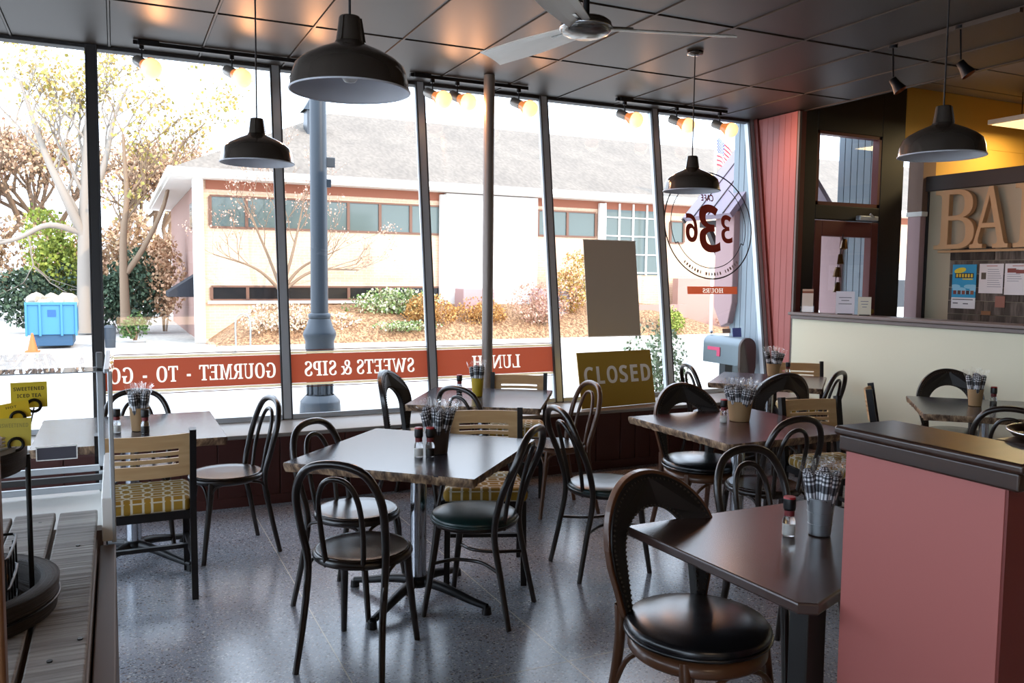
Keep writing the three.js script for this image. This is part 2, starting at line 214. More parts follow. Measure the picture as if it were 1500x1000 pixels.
{ // street door, transom, side light
  const d = struct('door_1'), z0 = -6.3, z1 = -6.22, B = M.doorBrown;
  for (const [n, ...s] of [['jamb', 6.08, 6.24, 0, 3.6], ['jamb', 7.12, 7.45, 0, 3.6], ['header', 6.24, 7.12, 3.06, 3.6], ['transom_bar', 6.24, 7.12, 2.2, 2.34], ['stile', 6.245, 6.34, 0.01, 2.19], ['stile', 7.02, 7.115, 0.01, 2.19], ['top_rail', 6.34, 7.02, 2.035, 2.19], ['bottom_rail', 6.34, 7.02, 0.01, 0.5], ['lintel', 7.45, 11.2, 3.05, 3.6]]) part(d, n, rbox(s[1] - s[0], s[3] - s[2], 0.09, (s[0] + s[1]) / 2, (s[2] + s[3]) / 2, -6.26, 0.008), n === 'lintel' ? M.yellow : n.includes('stile') || n.includes('rail') ? M.redDeep : B);
  part(d, 'transom_frame', merge([span(6.24, 6.275, 2.34, 3.06, z0, z1), span(7.085, 7.12, 2.34, 3.06, z0, z1), span(6.24, 7.12, 3.03, 3.06, z0, z1), span(6.24, 7.12, 2.34, 2.375, z0, z1)]), M.redDeep);
  part(d, 'pane', at(metric(new THREE.PlaneGeometry(0.82, 0.67)), 6.68, 2.7, -6.26), M.glass);
  part(d, 'pane', at(metric(new THREE.PlaneGeometry(0.69, 1.54)), 6.68, 1.268, -6.26), M.glass);
  part(d, 'closer', merge([rbox(0.26, 0.05, 0.06, 6.9, 2.225, -6.17, 0.01), bar([6.98, 2.23, -6.15], [6.75, 2.25, -6.0], 0.02, 0.008)]), M.alu);
  part(d, 'knob', merge([at(cyl(0.014, 0.014, 0.06), 7.065, 1.05, -6.19, Math.PI / 2), ball(0.03, 7.065, 1.05, -6.15), at(cyl(0.026, 0.026, 0.012), 7.065, 1.28, -6.21, Math.PI / 2)]), std(0x9a7b3c, 0.3, { metalness: 0.9 }));
  const s = struct('window_2');
  part(s, 'pane', at(metric(new THREE.PlaneGeometry(0.26, 2.95)), 7.575, 1.57, -6.26), M.glass);
  part(s, 'sill', rbox(0.26, 0.1, 0.12, 7.575, 0.05, -6.26), M.doorBrown);
  const p = struct('wall_pier');   // pier beside the side light: brown above a white band, pale boards below
  part(p, 'upper', span(7.7, 7.89, 2.33, 3.05, -6.36, -6.18), std(0x7d6254, 0.8));
  part(p, 'band', rbox(0.2, 0.05, 0.2, 7.795, 2.305, -6.27, 0.008), M.trimWhite);
  for (let i = 0; i < 3; i++) part(p, 'board', rbox(0.06, 2.27, 0.16, 7.732 + i * 0.063, 1.145, -6.27, 0.006), M.pinkTrim);
  struct('wall_front_bakery', span(7.89, 11.3, 0, 3.6, -6.4, -6.22), M.yellow);
}
{ // bakery partition: tan wall, dark beam on top, weathered boards behind the notices
  const b = struct('wall_bakery');
  part(b, 'panel', span(7.8, 7.92, 0, 2.54, -6.2, -2.2), M.tan);
  part(b, 'end_post', rbox(0.14, 2.54, 0.05, 7.85, 1.27, -6.19, 0.005), M.doorBrown);
  part(b, 'beam', rbox(0.2, 0.155, 4.1, 7.85, 2.617, -4.15, 0.006), M.beam);
  const R = rng(8); let y = 1.0, row = 0;
  while (y < 1.85) { const h = 0.135; let z = -5.88; while (z < -2.4) { const l = Math.min(0.35 + R() * 0.6, -2.4 - z); const t = 0.35 + R() * 0.65; part(b, 'plank', rbox(0.016 + R() * 0.006, h - 0.005, l - 0.004, 7.79, y + h / 2, z + l / 2, 0.003), M['plank' + (row * 3 + (R() * 3 | 0)) % 4] || (M['plank' + (row * 3) % 4] = std(new THREE.Color(t, t * 0.95, t * 0.92), 0.8, { map: boardTex }))); z += l; row++; } y += h; }
}
{ // dark red pony wall with a broad espresso cap, right foreground
  const p = struct('wall_pony');
  part(p, 'panel', span(1.728, 1.895, 0, 1.16, -1.58, -1.145), M.red);
  part(p, 'shaded_end_panel', span(1.73, 1.895, 0, 1.16, -1.146, -1.138), M.redDeep);  // near face in deeper red: its shade is put into the colour
  part(p, 'cap', rbox(0.222, 0.024, 0.51, 1.809, 1.208, -1.345, 0.009), M.espresso); part(p, 'cap', rbox(0.8, 0.024, 0.225, 2.32, 1.2075, -1.2025, 0.009), M.espresso); part(p, 'panel', span(1.896, 2.7, 0, 1.16, -1.29, -1.145), M.redDeep);  // the leg's deeper red also stands for shade on its near side
  part(p, 'cap_moulding', rbox(0.205, 0.042, 0.485, 1.809, 1.177, -1.345, 0.006), M.espresso);
}
{ // round steel column between sill and ceiling
  const c = struct('column_1');
  part(c, 'shaft', cyl(0.045, 0.045, 2.72, 2.765, 1.857, -6.3, 24), M.columnGrey);
  part(c, 'base_plate', rbox(0.14, 0.012, 0.14, 2.765, 0.503, -6.3, 0.003), M.blackMetal);
}

// ---------------------------------------------------------------- chairs. Local axes: seat centre over the origin, the sitter looks along +z
function bentwood(label, wood, seatMat, cushioned, pos, turn, group) {
  const t = thing('bentwood_chair', label, 'chair', pos, turn, group);
  part(t, 'seat_ring', at(new THREE.TorusGeometry(0.19, 0.02, 8, 40), 0, 0.445, 0, Math.PI / 2), wood);
  const seat = cushioned ? lathe([[0, 0.44], [0.195, 0.44], [0.206, 0.452], [0.208, 0.465], [0.2, 0.478], [0.15, 0.489], [0.07, 0.493], [0, 0.494]], 40) : lathe([[0, 0.44], [0.18, 0.44], [0.192, 0.45], [0.199, 0.462], [0.193, 0.469], [0.183, 0.466], [0.14, 0.461], [0, 0.459]], 40);
  const s = part(t, 'seat', seat, seatMat);
  if (cushioned) part(s, 'piping', at(new THREE.TorusGeometry(0.207, 0.006, 6, 40), 0, 0.454, 0, Math.PI / 2), seatMat);
  const r = 0.0165, up = cushioned ? 0.03 : 0;
  part(t, 'back_hoop', sweep([[-0.185, 0, -0.245], [-0.17, 0.22, -0.2], [-0.168, 0.43, -0.165], [-0.182, 0.6, -0.2], [-0.178, 0.74 + up, -0.24 - up], [-0.12, 0.842 + up, -0.268 - up], [0, 0.872 + up, -0.276 - up], [0.12, 0.842 + up, -0.268 - up], [0.178, 0.74 + up, -0.24 - up], [0.182, 0.6, -0.2], [0.168, 0.43, -0.165], [0.17, 0.22, -0.2], [0.185, 0, -0.245]], (k) => r * (0.8 + 0.25 * Math.sin(Math.PI * Math.min(1, Math.max(0, k)))), 72, 9), wood);
  part(t, 'inner_hoop', sweep([[-0.08, 0.43, -0.178], [-0.09, 0.58, -0.202], [-0.085, 0.715, -0.236], [-0.052, 0.79 + up * 0.6, -0.256 - up * 0.6], [0, 0.81 + up * 0.6, -0.262 - up * 0.6], [0.052, 0.79 + up * 0.6, -0.256 - up * 0.6], [0.085, 0.715, -0.236], [0.09, 0.58, -0.202], [0.08, 0.43, -0.178]], 0.0115, 48, 8), wood);
  for (const q of [-1, 1]) part(t, 'leg', sweep([[q * 0.145, 0.445, 0.125], [q * 0.155, 0.25, 0.15], [q * 0.175, 0, 0.185]], (k) => 0.019 - 0.006 * k, 14, 9), wood);
  if (cushioned) for (const q of [-1, 1]) part(t, 'stretcher', sweep([[q * 0.165, 0.255, 0.15], [q * 0.09, 0.262, 0.07], [q * 0.075, 0.262, 0], [q * 0.09, 0.262, -0.08], [q * 0.17, 0.255, -0.19]], 0.0085, 20, 7), wood);
  else for (const [x, z, x2, z2] of [[0.155, 0.15, 0.06, 0.175], [-0.155, 0.15, -0.06, 0.175], [0.155, 0.15, 0.175, 0.06], [-0.155, 0.15, -0.175, 0.06], [0.17, -0.19, 0.178, -0.08], [-0.17, -0.19, -0.178, -0.08]]) part(t, 'brace', sweep([[x, 0.27, z], [x * 0.95 + x2 * 0.05, 0.35, z * 0.95 + z2 * 0.05], [x * 0.6 + x2 * 0.4, 0.415, z * 0.6 + z2 * 0.4], [x2, 0.435, z2]], 0.008, 12, 6), wood);
  return t;
}
function clubChair(label, wood, pos, turn, group, tall = 1, back = 0) {   // broad padded arch back edged with nail heads, round vinyl seat
  const t = thing('padded_back_chair', label, 'chair', pos, turn, group);
  const bend = (g) => { const p = g.attributes.position; for (let i = 0; i < p.count; i++) { const x = p.getX(i), y = p.getY(i); p.setZ(i, p.getZ(i) - 0.215 - (y - 0.48) * (0.16 + back) + x * x * 1.25); p.setY(i, 0.48 + (y - 0.48) * tall); } g.computeVertexNormals(); return g; };
  const outer = (k = 0) => { const o = []; for (let i = 0; i <= 40; i++) { const a = i / 40, th = Math.PI * a; const w = 0.232 - k; o.push([-Math.cos(th) * w, 0.7 + Math.sin(th) * (0.225 - k)]); } return [[-0.175 - 0.0 + k, 0.47], [-0.2 + k, 0.56], [-0.226 + k, 0.64], ...o, [0.226 - k, 0.64], [0.2 - k, 0.56], [0.175 - k, 0.47]]; };
  const inner = []; for (let i = 0; i <= 30; i++) { const th = Math.PI * i / 30; inner.push([Math.cos(th) * 0.15, 0.665 + Math.sin(th) * 0.145]); }
  const ring = (O, I) => { const s = new THREE.Shape(); s.setFromPoints([...O, ...I].map((p) => new THREE.Vector2(...p))); return s; };
  const I = [[0.145, 0.47], [0.148, 0.57], ...inner, [-0.148, 0.57], [-0.145, 0.47]];
  part(t, 'back_pad', bend(plain(extrude(ring(outer(0.012), I), 0.026, 0.006))), M.leather);
  part(t, 'back_frame', bend(plain(at(extrude(ring(outer(0), outer(0.016).reverse()), 0.024, 0.005), 0, 0, -0.006))), wood);
  const nails = []; const O = outer(0.02); for (const [path, dz] of [[O, 0.034], [O, -0.008], [I.slice().reverse(), 0.034]]) for (let i = 0; i + 1 < path.length; i++) { const [x0, y0] = path[i], [x1, y1] = path[i + 1], n = Math.max(1, Math.round(Math.hypot(x1 - x0, y1 - y0) / 0.017)); for (let j = 0; j < n; j++) { const x = x0 + (x1 - x0) * j / n, y = y0 + (y1 - y0) * j / n; nails.push(at(new THREE.OctahedronGeometry(0.0058), x, 0.48 + (y - 0.48) * tall, dz - 0.215 - (y - 0.48) * (0.16 + back) + x * x * 1.25)); } }
  part(t, 'nail_heads', merge(nails), M.nail).userData.kind = 'stuff';
  const s = part(t, 'seat', lathe([[0, 0.44], [0.222, 0.44], [0.236, 0.452], [0.238, 0.472], [0.225, 0.488], [0.16, 0.503], [0.08, 0.509], [0, 0.511]], 44), M.vinylBlack);
  part(s, 'piping', at(new THREE.TorusGeometry(0.236, 0.007, 6, 44), 0, 0.453, 0, Math.PI / 2), M.vinylBlack);
  part(t, 'seat_ring', lathe([[0.16, 0.385], [0.218, 0.385], [0.226, 0.395], [0.226, 0.435], [0.16, 0.44]], 44), wood);
  for (const q of [-1, 1]) {
    part(t, 'leg', sweep([[q * 0.165, 0.43, 0.13], [q * 0.178, 0.2, 0.165], [q * 0.195, 0, 0.2]], (k) => 0.021 - 0.006 * k, 12, 9), wood);
    part(t, 'leg', sweep([[q * 0.168, 0.5, -0.195], [q * 0.172, 0.38, -0.19], [q * 0.18, 0.2, -0.215], [q * 0.195, 0, -0.265]], (k) => 0.02 - 0.005 * k, 14, 9), wood);
    part(t, 'brace', sweep([[q * 0.185, 0.2, 0.17], [q * 0.16, 0.33, 0.13], [q * 0.1, 0.375, 0.06], [q * 0.1, 0.375, -0.06], [q * 0.16, 0.33, -0.15], [q * 0.182, 0.2, -0.21]], 0.0095, 26, 7), wood);
  }
  part(t, 'brace', sweep([[-0.185, 0.2, 0.17], [-0.13, 0.33, 0.19], [-0.05, 0.38, 0.19], [0.05, 0.38, 0.19], [0.13, 0.33, 0.19], [0.185, 0.2, 0.17]], 0.0095, 24, 7), wood);
  return t;
}
function slatChair(label, pos, turn, group) {   // black frame, maple back with three slots, patterned cushion
  const t = thing('slat_back_chair', label, 'chair', pos, turn, group);
  const sh = new THREE.Shape(), w = 0.19, y0 = 0.625, y1 = 0.835; sh.moveTo(-w, y0); sh.lineTo(w, y0); sh.lineTo(w, y1); sh.lineTo(-w, y1);
  for (let i = 0; i < 3; i++) { const h = new THREE.Path(), a = 0.688 + i * 0.032; h.moveTo(-0.14, a); h.lineTo(-0.14, a + 0.013); h.lineTo(0.14, a + 0.013); h.lineTo(0.14, a); sh.holes.push(h); }
  const g = plain(extrude(sh, 0.012, 0.002)), split = []; // cut into strips so that it bends
  const p0 = g.attributes.position; void p0; void split;
  const bendPanel = () => { const L = []; const cols = 10; const strip = (a, b, ya, yb) => { for (let i = 0; i < cols; i++) { const xa = a + (b - a) * i / cols, xb = a + (b - a) * (i + 1) / cols; L.push(span(xa, xb, ya, yb, -0.006, 0.006)); } }; strip(-w, w, y0, 0.688); strip(-w, w, 0.765, y1); for (let i = 0; i < 2; i++) strip(-0.14, 0.14, 0.701 + i * 0.032, 0.72 + i * 0.032); strip(-w, -0.14, 0.688, 0.765); strip(0.14, w, 0.688, 0.765); const m = merge(L), p = m.attributes.position; for (let i = 0; i < p.count; i++) { const x = p.getX(i), y = p.getY(i); p.setZ(i, p.getZ(i) - 0.235 - (y - 0.48) * 0.17 + x * x * 0.9 - 0.012); } return m; };
  part(t, 'backrest', bendPanel(), M.maple);
  for (const q of [-1, 1]) {
    part(t, 'rear_post', merge([bar([q * 0.205, 0, -0.235], [q * 0.205, 0.46, -0.205], 0.03, 0.042), bar([q * 0.205, 0.45, -0.205], [q * 0.205, 0.855, -0.275], 0.03, 0.042)]), M.blackMetal);
    part(t, 'leg', bar([q * 0.2, 0, 0.215], [q * 0.195, 0.44, 0.195], 0.03, 0.034), M.blackMetal);
    part(t, 'side_rail', bar([q * 0.2, 0.42, -0.2], [q * 0.195, 0.42, 0.195], 0.024, 0.04), M.blackMetal);
    part(t, 'stretcher', bar([q * 0.203, 0.2, -0.22], [q * 0.198, 0.2, 0.205], 0.02, 0.026), M.blackMetal);
  }
  part(t, 'front_rail', span(-0.195, 0.195, 0.4, 0.44, 0.18, 0.205), M.blackMetal); part(t, 'rear_rail', span(-0.2, 0.2, 0.4, 0.44, -0.215, -0.19), M.blackMetal); part(t, 'cross_stretcher', span(-0.2, 0.2, 0.19, 0.21, -0.01, 0.015), M.blackMetal);
  const cush = metric(new RoundedBoxGeometry(0.42, 0.075, 0.43, 4, 0.035)); const cp = cush.attributes.position; for (let i = 0; i < cp.count; i++) { const x = cp.getX(i), z = cp.getZ(i); if (cp.getY(i) > 0) cp.setY(i, cp.getY(i) + 0.018 * (1 - (x / 0.21) ** 2) * (1 - (z / 0.215) ** 2)); cp.setX(i, x * (1 + z * 0.25)); }
  part(t, 'seat_cushion', at(cush, 0, 0.468, 0.0), M.pattern);
  return t;
}
const T = (d) => D(d);
// centre table
bentwood('bentwood chair with worn wooden seat in front of the centre table, double loop towards us', M.bentwood, M.seatWood, false, [0.915, 0, -3.37], T(141));
const bw = scene.children[scene.children.length - 1];
dup(bw, 'bentwood chair tucked under the left side of the centre table, behind another bentwood chair', [1.04, 0, -3.935], T(40));
const bv = bentwood('black bentwood chair with green vinyl seat on the right side of the centre table', M.bentwood, M.vinyl, true, [1.53, 0, -3.62], T(-135));
const sl = slatChair('maple slat back chair with patterned cushion on the far side of the centre table', [1.78, 0, -4.075], T(-22));
// left window table
dup(sl, 'maple slat back chair in front of the left window table, its back to us', [0.115, 0, -4.53], T(180));
dup(bw, 'bentwood chair with shiny wooden seat by the knee wall right of the left table', [0.55, 0, -4.98], T(-79));
dup(bw, 'bentwood chair mostly hidden behind the left window table and its cutlery pot', [0.1, 0, -5.36], T(0));
// middle window table
dup(bw, 'black bentwood chair at the near side of the middle window table, back to us', [2.235, 0, -5.19], T(120));
const cl = clubChair('padded arch back chair standing left of the middle window table against the window', M.bentwood, [1.925, 0, -5.55], T(50));
dup(sl, 'maple slat back chair behind the middle window table, only its top rail showing', [2.69, 0, -5.58], T(-30));
bentwood('lighter brown bentwood chair right of the middle window table, seen in profile', M.bentBrown, M.seatWood, false, [2.7, 0, -4.98], T(-93));
// right hand table
dup(bv, 'black bentwood chair with pale glinting vinyl seat left of the maroon live edge table', [2.42, 0, -3.87], T(86));
clubChair('padded arch back chair with glossy black seat at the far side of the maroon table', M.bentBrown, [3.25, 0, -4.1], T(-8));
dup(sl, 'pale maple slat back chair at the right end of the maroon live edge table', [3.95, 0, -3.7], T(-10));
dup(bw, 'black bentwood chair at the near side of the maroon live edge table, back to us', [3.24, 0, -3.54], T(178));
// corner table
dup(bw, 'thin black bentwood chair seen edge on beside the yellow sign, left of the corner table', [4.6, 0, -5.62], T(75));
dup(cl, 'padded arch back chair at the near side of the corner table, dark back to us', [4.43, 0, -4.83], T(168));
dup(bw, 'bentwood chair seen edge on against the sage half wall, right of the corner table', [5.05, 0, -5.06], T(203));
dup(sl, 'pale maple slat back chair in the corner behind the corner table by the red boards', [5.5, 0, -5.55], T(-35));
// far right table
dup(sl, 'slat back chair seen edge on at the left of the far right table', [4.98, 0, -4.0], T(40));
dup(cl, 'padded arch back chair behind the far right table against the sage half wall', [5.6, 0, -4.12], T(-39));
dup(bw, 'bentwood chair at the near side of the far right table behind the dark tray', [4.84, 0, -3.24], T(130));
// near table
clubChair('nearest chair, padded arch back edged with nail heads and a round black seat', M.bentBrown, [1.7, 0, -2.14], T(4), undefined, 0.98, 0.05);
dup(bw, 'black bentwood chair tucked under the far side of the nearest table', [2.44, 0, -2.5], T(0));

// ---------------------------------------------------------------- tables
function ragged(size, thick, seed, rag) {   // rim of a slab: upper arris nearly straight, chipped below
  const R = rng(seed), n = 34, pos = [], uv = [], idx = [], h = size / 2; const rows = 4; let s = 0;
  const ph = [R() * 9, R() * 9, R() * 9];
  for (let i = 0; i <= n * 4; i++) {
    const side = Math.floor((i % (n * 4)) / n), u = ((i % (n * 4)) / n - side) * size - h; const dir = [[1, 0, 0, 1], [0, 1, -1, 0], [-1, 0, 0, -1], [0, -1, 1, 0]][side];
    const cx = u * dir[0] - h * dir[2] * -1 * -1, cz = u * dir[1] - h * dir[3];
    const wob = Math.sin(s * 61 + ph[0]) * 0.4 + Math.sin(s * 113 + ph[1]) * 0.35 + (R() - 0.5) * 0.5;
    const nx = -dir[2], nz = -dir[3]; const amp = Math.min(1, Math.min(h - Math.abs(u), 0.05) / 0.05);
    for (let k = 0; k < rows; k++) { const o = [0, 0.004 + rag * 0.5 * wob, rag * (0.7 * wob - 0.3), -rag * (1.0 + wob)][k] * (0.35 + 0.65 * amp), y = [0, -thick * 0.22 + (wob - 0.3) * rag * 0.5, -thick * 0.62, -thick][k]; const ex = (h + o) / h; pos.push(cx * (dir[2] ? ex : 1 + o / h), y, cz * (dir[3] ? ex : 1 + o / h)); uv.push(s, y * 2); }
    s += size / n; void nx; void nz;
  }
  for (let i = 0; i < n * 4; i++) for (let k = 0; k + 1 < rows; k++) { const a = i * rows + k, b = a + rows; idx.push(a, a + 1, b, b, a + 1, b + 1); }
  const g = new THREE.BufferGeometry(); g.setAttribute('position', new THREE.Float32BufferAttribute(pos, 3)); g.setAttribute('uv', new THREE.Float32BufferAttribute(uv, 2)); g.setIndex(idx); g.computeVertexNormals(); return g;
}
const topMaroon = phys(0x4a2f33, 0.22, {});
const colG = lathe([[0.04, 0.11], [0.04, 0.68], [0.055, 0.69], [0.11, 0.695], [0.11, 0.705], [0, 0.705]], 28), hubG = lathe([[0, 0.13], [0.05, 0.125], [0.058, 0.1], [0.05, 0.075], [0, 0.07]], 20);
function pedestal(t, turn) {
  part(t, 'column', colG, M.chrome);
  part(t, 'base_hub', hubG, M.baseBlack);
  for (let i = 0; i < 4; i++) { const a = turn + i * Math.PI / 2, c = Math.cos(a), s = Math.sin(a); const g = part(t, 'base_arm', sweep([[0.03 * c, 0.1, 0.03 * s], [0.15 * c, 0.085, 0.15 * s], [0.3 * c, 0.05, 0.3 * s], [0.385 * c, 0.035, 0.385 * s]], (k) => 0.028 - 0.012 * k, 14, 8), M.baseBlack); part(g, 'foot', cyl(0.02, 0.024, 0.035, 0.385 * c, 0.0175, 0.385 * s, 14), M.baseBlack); }
}
function table(label, x, z, turn, size, seed, top, baseTurn = Math.PI / 4) {
  const t = thing('dining_table', label, 'table', [x, 0, z], turn);
  part(t, 'table_top', span(-size / 2, size / 2, 0.745, 0.75, -size / 2, size / 2), top);
  part(t, 'table_core', span(-size / 2 + 0.02, size / 2 - 0.02, 0.706, 0.7452, -size / 2 + 0.02, size / 2 - 0.02), M.edgeBlack);
  part(t, 'live_edge', at(ragged(size, 0.042, seed, 0.011), 0, 0.7499, 0), M.edge);
  pedestal(t, baseTurn);
  return t;
}
table('square slate dark table with rough live edge in the centre of the room', 1.32, -3.835, T(-43), 0.92, 41, M.topDark, 0.15);
table('square table with pale glinting top by the window behind the glass case', 0.06, -4.99, 0, 0.9, 42, M.topDark);
table('square live edge table by the window beside the black column, mustard pot on it', 2.335, -5.38, T(-33), 0.9, 43, M.topDark);
table('square maroon live edge table between the yellow sign and the pony wall', 3.3, -3.82, 0, 0.93, 44, topMaroon);
table('square live edge table in the far corner by the red boards and the mailbox', 5.0, -5.43, T(42), 0.88, 45, topMaroon);
table('square dark table at the far right in front of the sage half wall', 5.29, -3.67, T(-44), 0.88, 46, M.topDark);
{
  const t = thing('square_leg_table', 'nearest table with smooth dark brown top and black legs, against the pony wall', 'table', [2.0, 0, -2.0]);
  const s = new THREE.Shape(); s.setFromPoints([[-0.425, 0.375], [0.445, 0.385], [0.445, -0.1], [-0.2, -0.355], [-0.345, -0.41], [-0.385, -0.385]].map((p) => new THREE.Vector2(...p)));
  const g = at(extrude(s, 0.02, 0.006, 4), 0, 0.722, 0, -Math.PI / 2); part(t, 'table_top', metric(plain(g)), phys(0x40302c, 0.26, { clearcoat: 0.3, clearcoatRoughness: 0.2 }));
  for (const [x, z] of [[-0.3, 0.335], [0.36, -0.3], [0.39, 0.15]]) part(t, 'leg', rbox(0.07, 0.716, 0.07, x, 0.358, z, 0.006), M.edgeBlack);
  part(t, 'apron', span(-0.27, 0.38, 0.65, 0.715, 0.14, 0.16), M.edgeBlack); part(t, 'stretcher', bar([-0.3, 0.3, 0.335], [0.36, 0.3, -0.3], 0.025, 0.025), M.edgeBlack);
}

// ---------------------------------------------------------------- on the tables: cutlery pots, salt and pepper
const rollProto = (() => {
  const o = new THREE.Group(); const R = rng(77);
  part(o, 'napkin', lathe([[0, 0], [0.012, 0.002], [0.0145, 0.05], [0.018, 0.16], [0.017, 0.19], [0.01, 0.2], [0, 0.201]], 10), M.gingham);
  const g = new THREE.CylinderGeometry(0.026, 0.019, 0.055, 12, 3, true); const p = g.attributes.position; for (let i = 0; i < p.count; i++) { const k = 0.75 + R() * 0.5; p.setXYZ(i, p.getX(i) * k, p.getY(i) + 0.213 + (R() - 0.5) * 0.012, p.getZ(i) * k); } g.computeVertexNormals();
  part(o, 'plastic_sleeve', merge([g, at(new THREE.CylinderGeometry(0.0195, 0.0155, 0.17, 10, 1, true), 0, 0.1, 0)]), M.film);
  return o;
})();
function cutleryPot(place, x, z, y, kind, n, seed, h = 0.12, r = 0.05) {
  const [word, mat] = { brown: ['brown paper', M.kraft], mustard: ['mustard yellow', M.mustard], tin: ['galvanised tin', M.tin], dark: ['dark brown', M.darkPot] }[kind];
  const t = thing('cutlery_pot', word + ' cutlery pot on ' + place, 'pot', [x, y, z]);
  part(t, 'pot_wall', lathe([[0, 0.001], [r * 0.78, 0.001], [r * 0.8, 0.004], [r, h], [r - 0.003, h], [r * 0.77, 0.006], [0, 0.006]], 28), mat);
  part(t, 'pot_rim', at(new THREE.TorusGeometry(r, 0.0025, 6, 28), 0, h, 0, Math.PI / 2), mat);
  if (kind === 'tin') for (const yy of [0.3, 0.62]) part(t, 'pot_band', at(new THREE.TorusGeometry(r * (0.8 + 0.2 * yy), 0.0018, 6, 28), 0, h * yy, 0, Math.PI / 2), mat);
  const R = rng(seed);
  for (let i = 0; i < n; i++) {
    const o = rollProto.clone(); o.name = numbered('cutlery_roll'); const a = i * 2.4 + R() * 0.5, q = (i < 3 ? 0.15 : 0.32) * r, tilt = i < 3 ? 0.02 + R() * 0.05 : Math.atan((r - 0.012 - q) / h) * (0.8 + R() * 0.45);
    o.userData = { label: 'plastic wrapped gingham cutlery roll in the ' + word + ' pot on ' + place, category: 'napkin', group: 'cutlery rolls in the ' + word + ' pot on ' + place };
    o.position.set(x + Math.cos(a) * q, y + 0.008 + R() * 0.02, z + Math.sin(a) * q); o.rotation.set(Math.sin(a) * tilt, R() * 6, -Math.cos(a) * tilt, 'ZXY'); scene.add(o);
  }
  return t;
}
function shaker(name, label, x, z, y, fill, tall, redTop, group) {
  const t = thing(name, label, 'shaker', [x, y, z]); if (group) t.userData.group = group; const k = tall;
  part(t, 'jar', lathe([[0, 0], [0.019, 0], [0.0215, 0.004], [0.0215, 0.05 * k], [0.016, 0.062 * k], [0.0155, 0.066 * k]], 20), M.jar);
  part(t, 'contents', lathe([[0, 0.003], [0.0185, 0.004], [0.0185, 0.034 * k], [0, 0.037 * k]], 16), fill);
  part(t, 'label_band', cyl(0.0168, 0.0168, 0.018 * k, 0, 0.074 * k, 0, 20), M.band);
  part(t, 'cap', lathe([[0, 0.083 * k], [0.019, 0.083 * k], [0.0205, 0.09 * k], [0.0205, 0.118 * k], [0.018, 0.122 * k], [0, 0.122 * k]], 20), M.capBlack);
  if (redTop) part(t, 'cap_top', cyl(0.0185, 0.0205, 0.006 * k, 0, 0.123 * k, 0, 20), M.capRed);
  return t;
}
const TY = 0.7503;
cutleryPot('the left window table', 0.1, -4.9, TY, 'brown', 9, 1, 0.125, 0.05);
shaker('salt_shaker', 'salt shaker with black cap on the left window table', -0.012, -4.88, TY, M.salt, 1.05, false);
shaker('pepper_shaker', 'pepper shaker standing before the pot on the left window table', 0.125, -4.8, TY, M.pepper, 1.05, false);
cutleryPot('the centre table', 1.385, -3.74, TY, 'dark', 14, 2, 0.125, 0.06);
shaker('salt_shaker', 'left glass spice grinder with red top on the centre table', 1.272, -3.69, TY, M.salt, 1.12, true);
shaker('pepper_shaker', 'right glass spice grinder with red top on the centre table, against the dark pot', 1.322, -3.672, TY, M.pepper, 1.12, true);
cutleryPot('the middle window table', 2.31, -5.43, TY, 'mustard', 7, 3, 0.13, 0.045);
shaker('pepper_shaker', 'pepper shaker beside the mustard pot on the middle window table', 2.24, -5.6, TY, M.pepper, 1.1, true);
cutleryPot('the maroon live edge table', 3.375, -3.905, TY, 'brown', 16, 4, 0.12, 0.074);
shaker('salt_shaker', 'salt shaker with dark cap beside the brown pot on the maroon live edge table', 3.25, -3.9, TY, M.salt, 1.1, true);
cutleryPot('the corner table', 5.22, -5.62, TY, 'brown', 9, 5, 0.11, 0.06);
shaker('pepper_shaker', 'small dark pepper shaker beside the pot on the corner table', 5.35, -5.58, TY, M.pepper, 1.0, false);
cutleryPot('the far right table', 5.3, -3.76, TY, 'brown', 9, 6, 0.115, 0.05);
shaker('pepper_shaker', 'pepper shaker beside the pot on the far right table', 5.375, -3.68, TY, M.pepper, 1.1, true);
cutleryPot('the nearest table', 2.114, -2.033, TY, 'tin', 9, 7, 0.125, 0.045);
shaker('salt_shaker', 'salt shaker with bright red top beside the tin pot on the nearest table', 2.007, -2.063, TY, M.salt, 1.05, true);

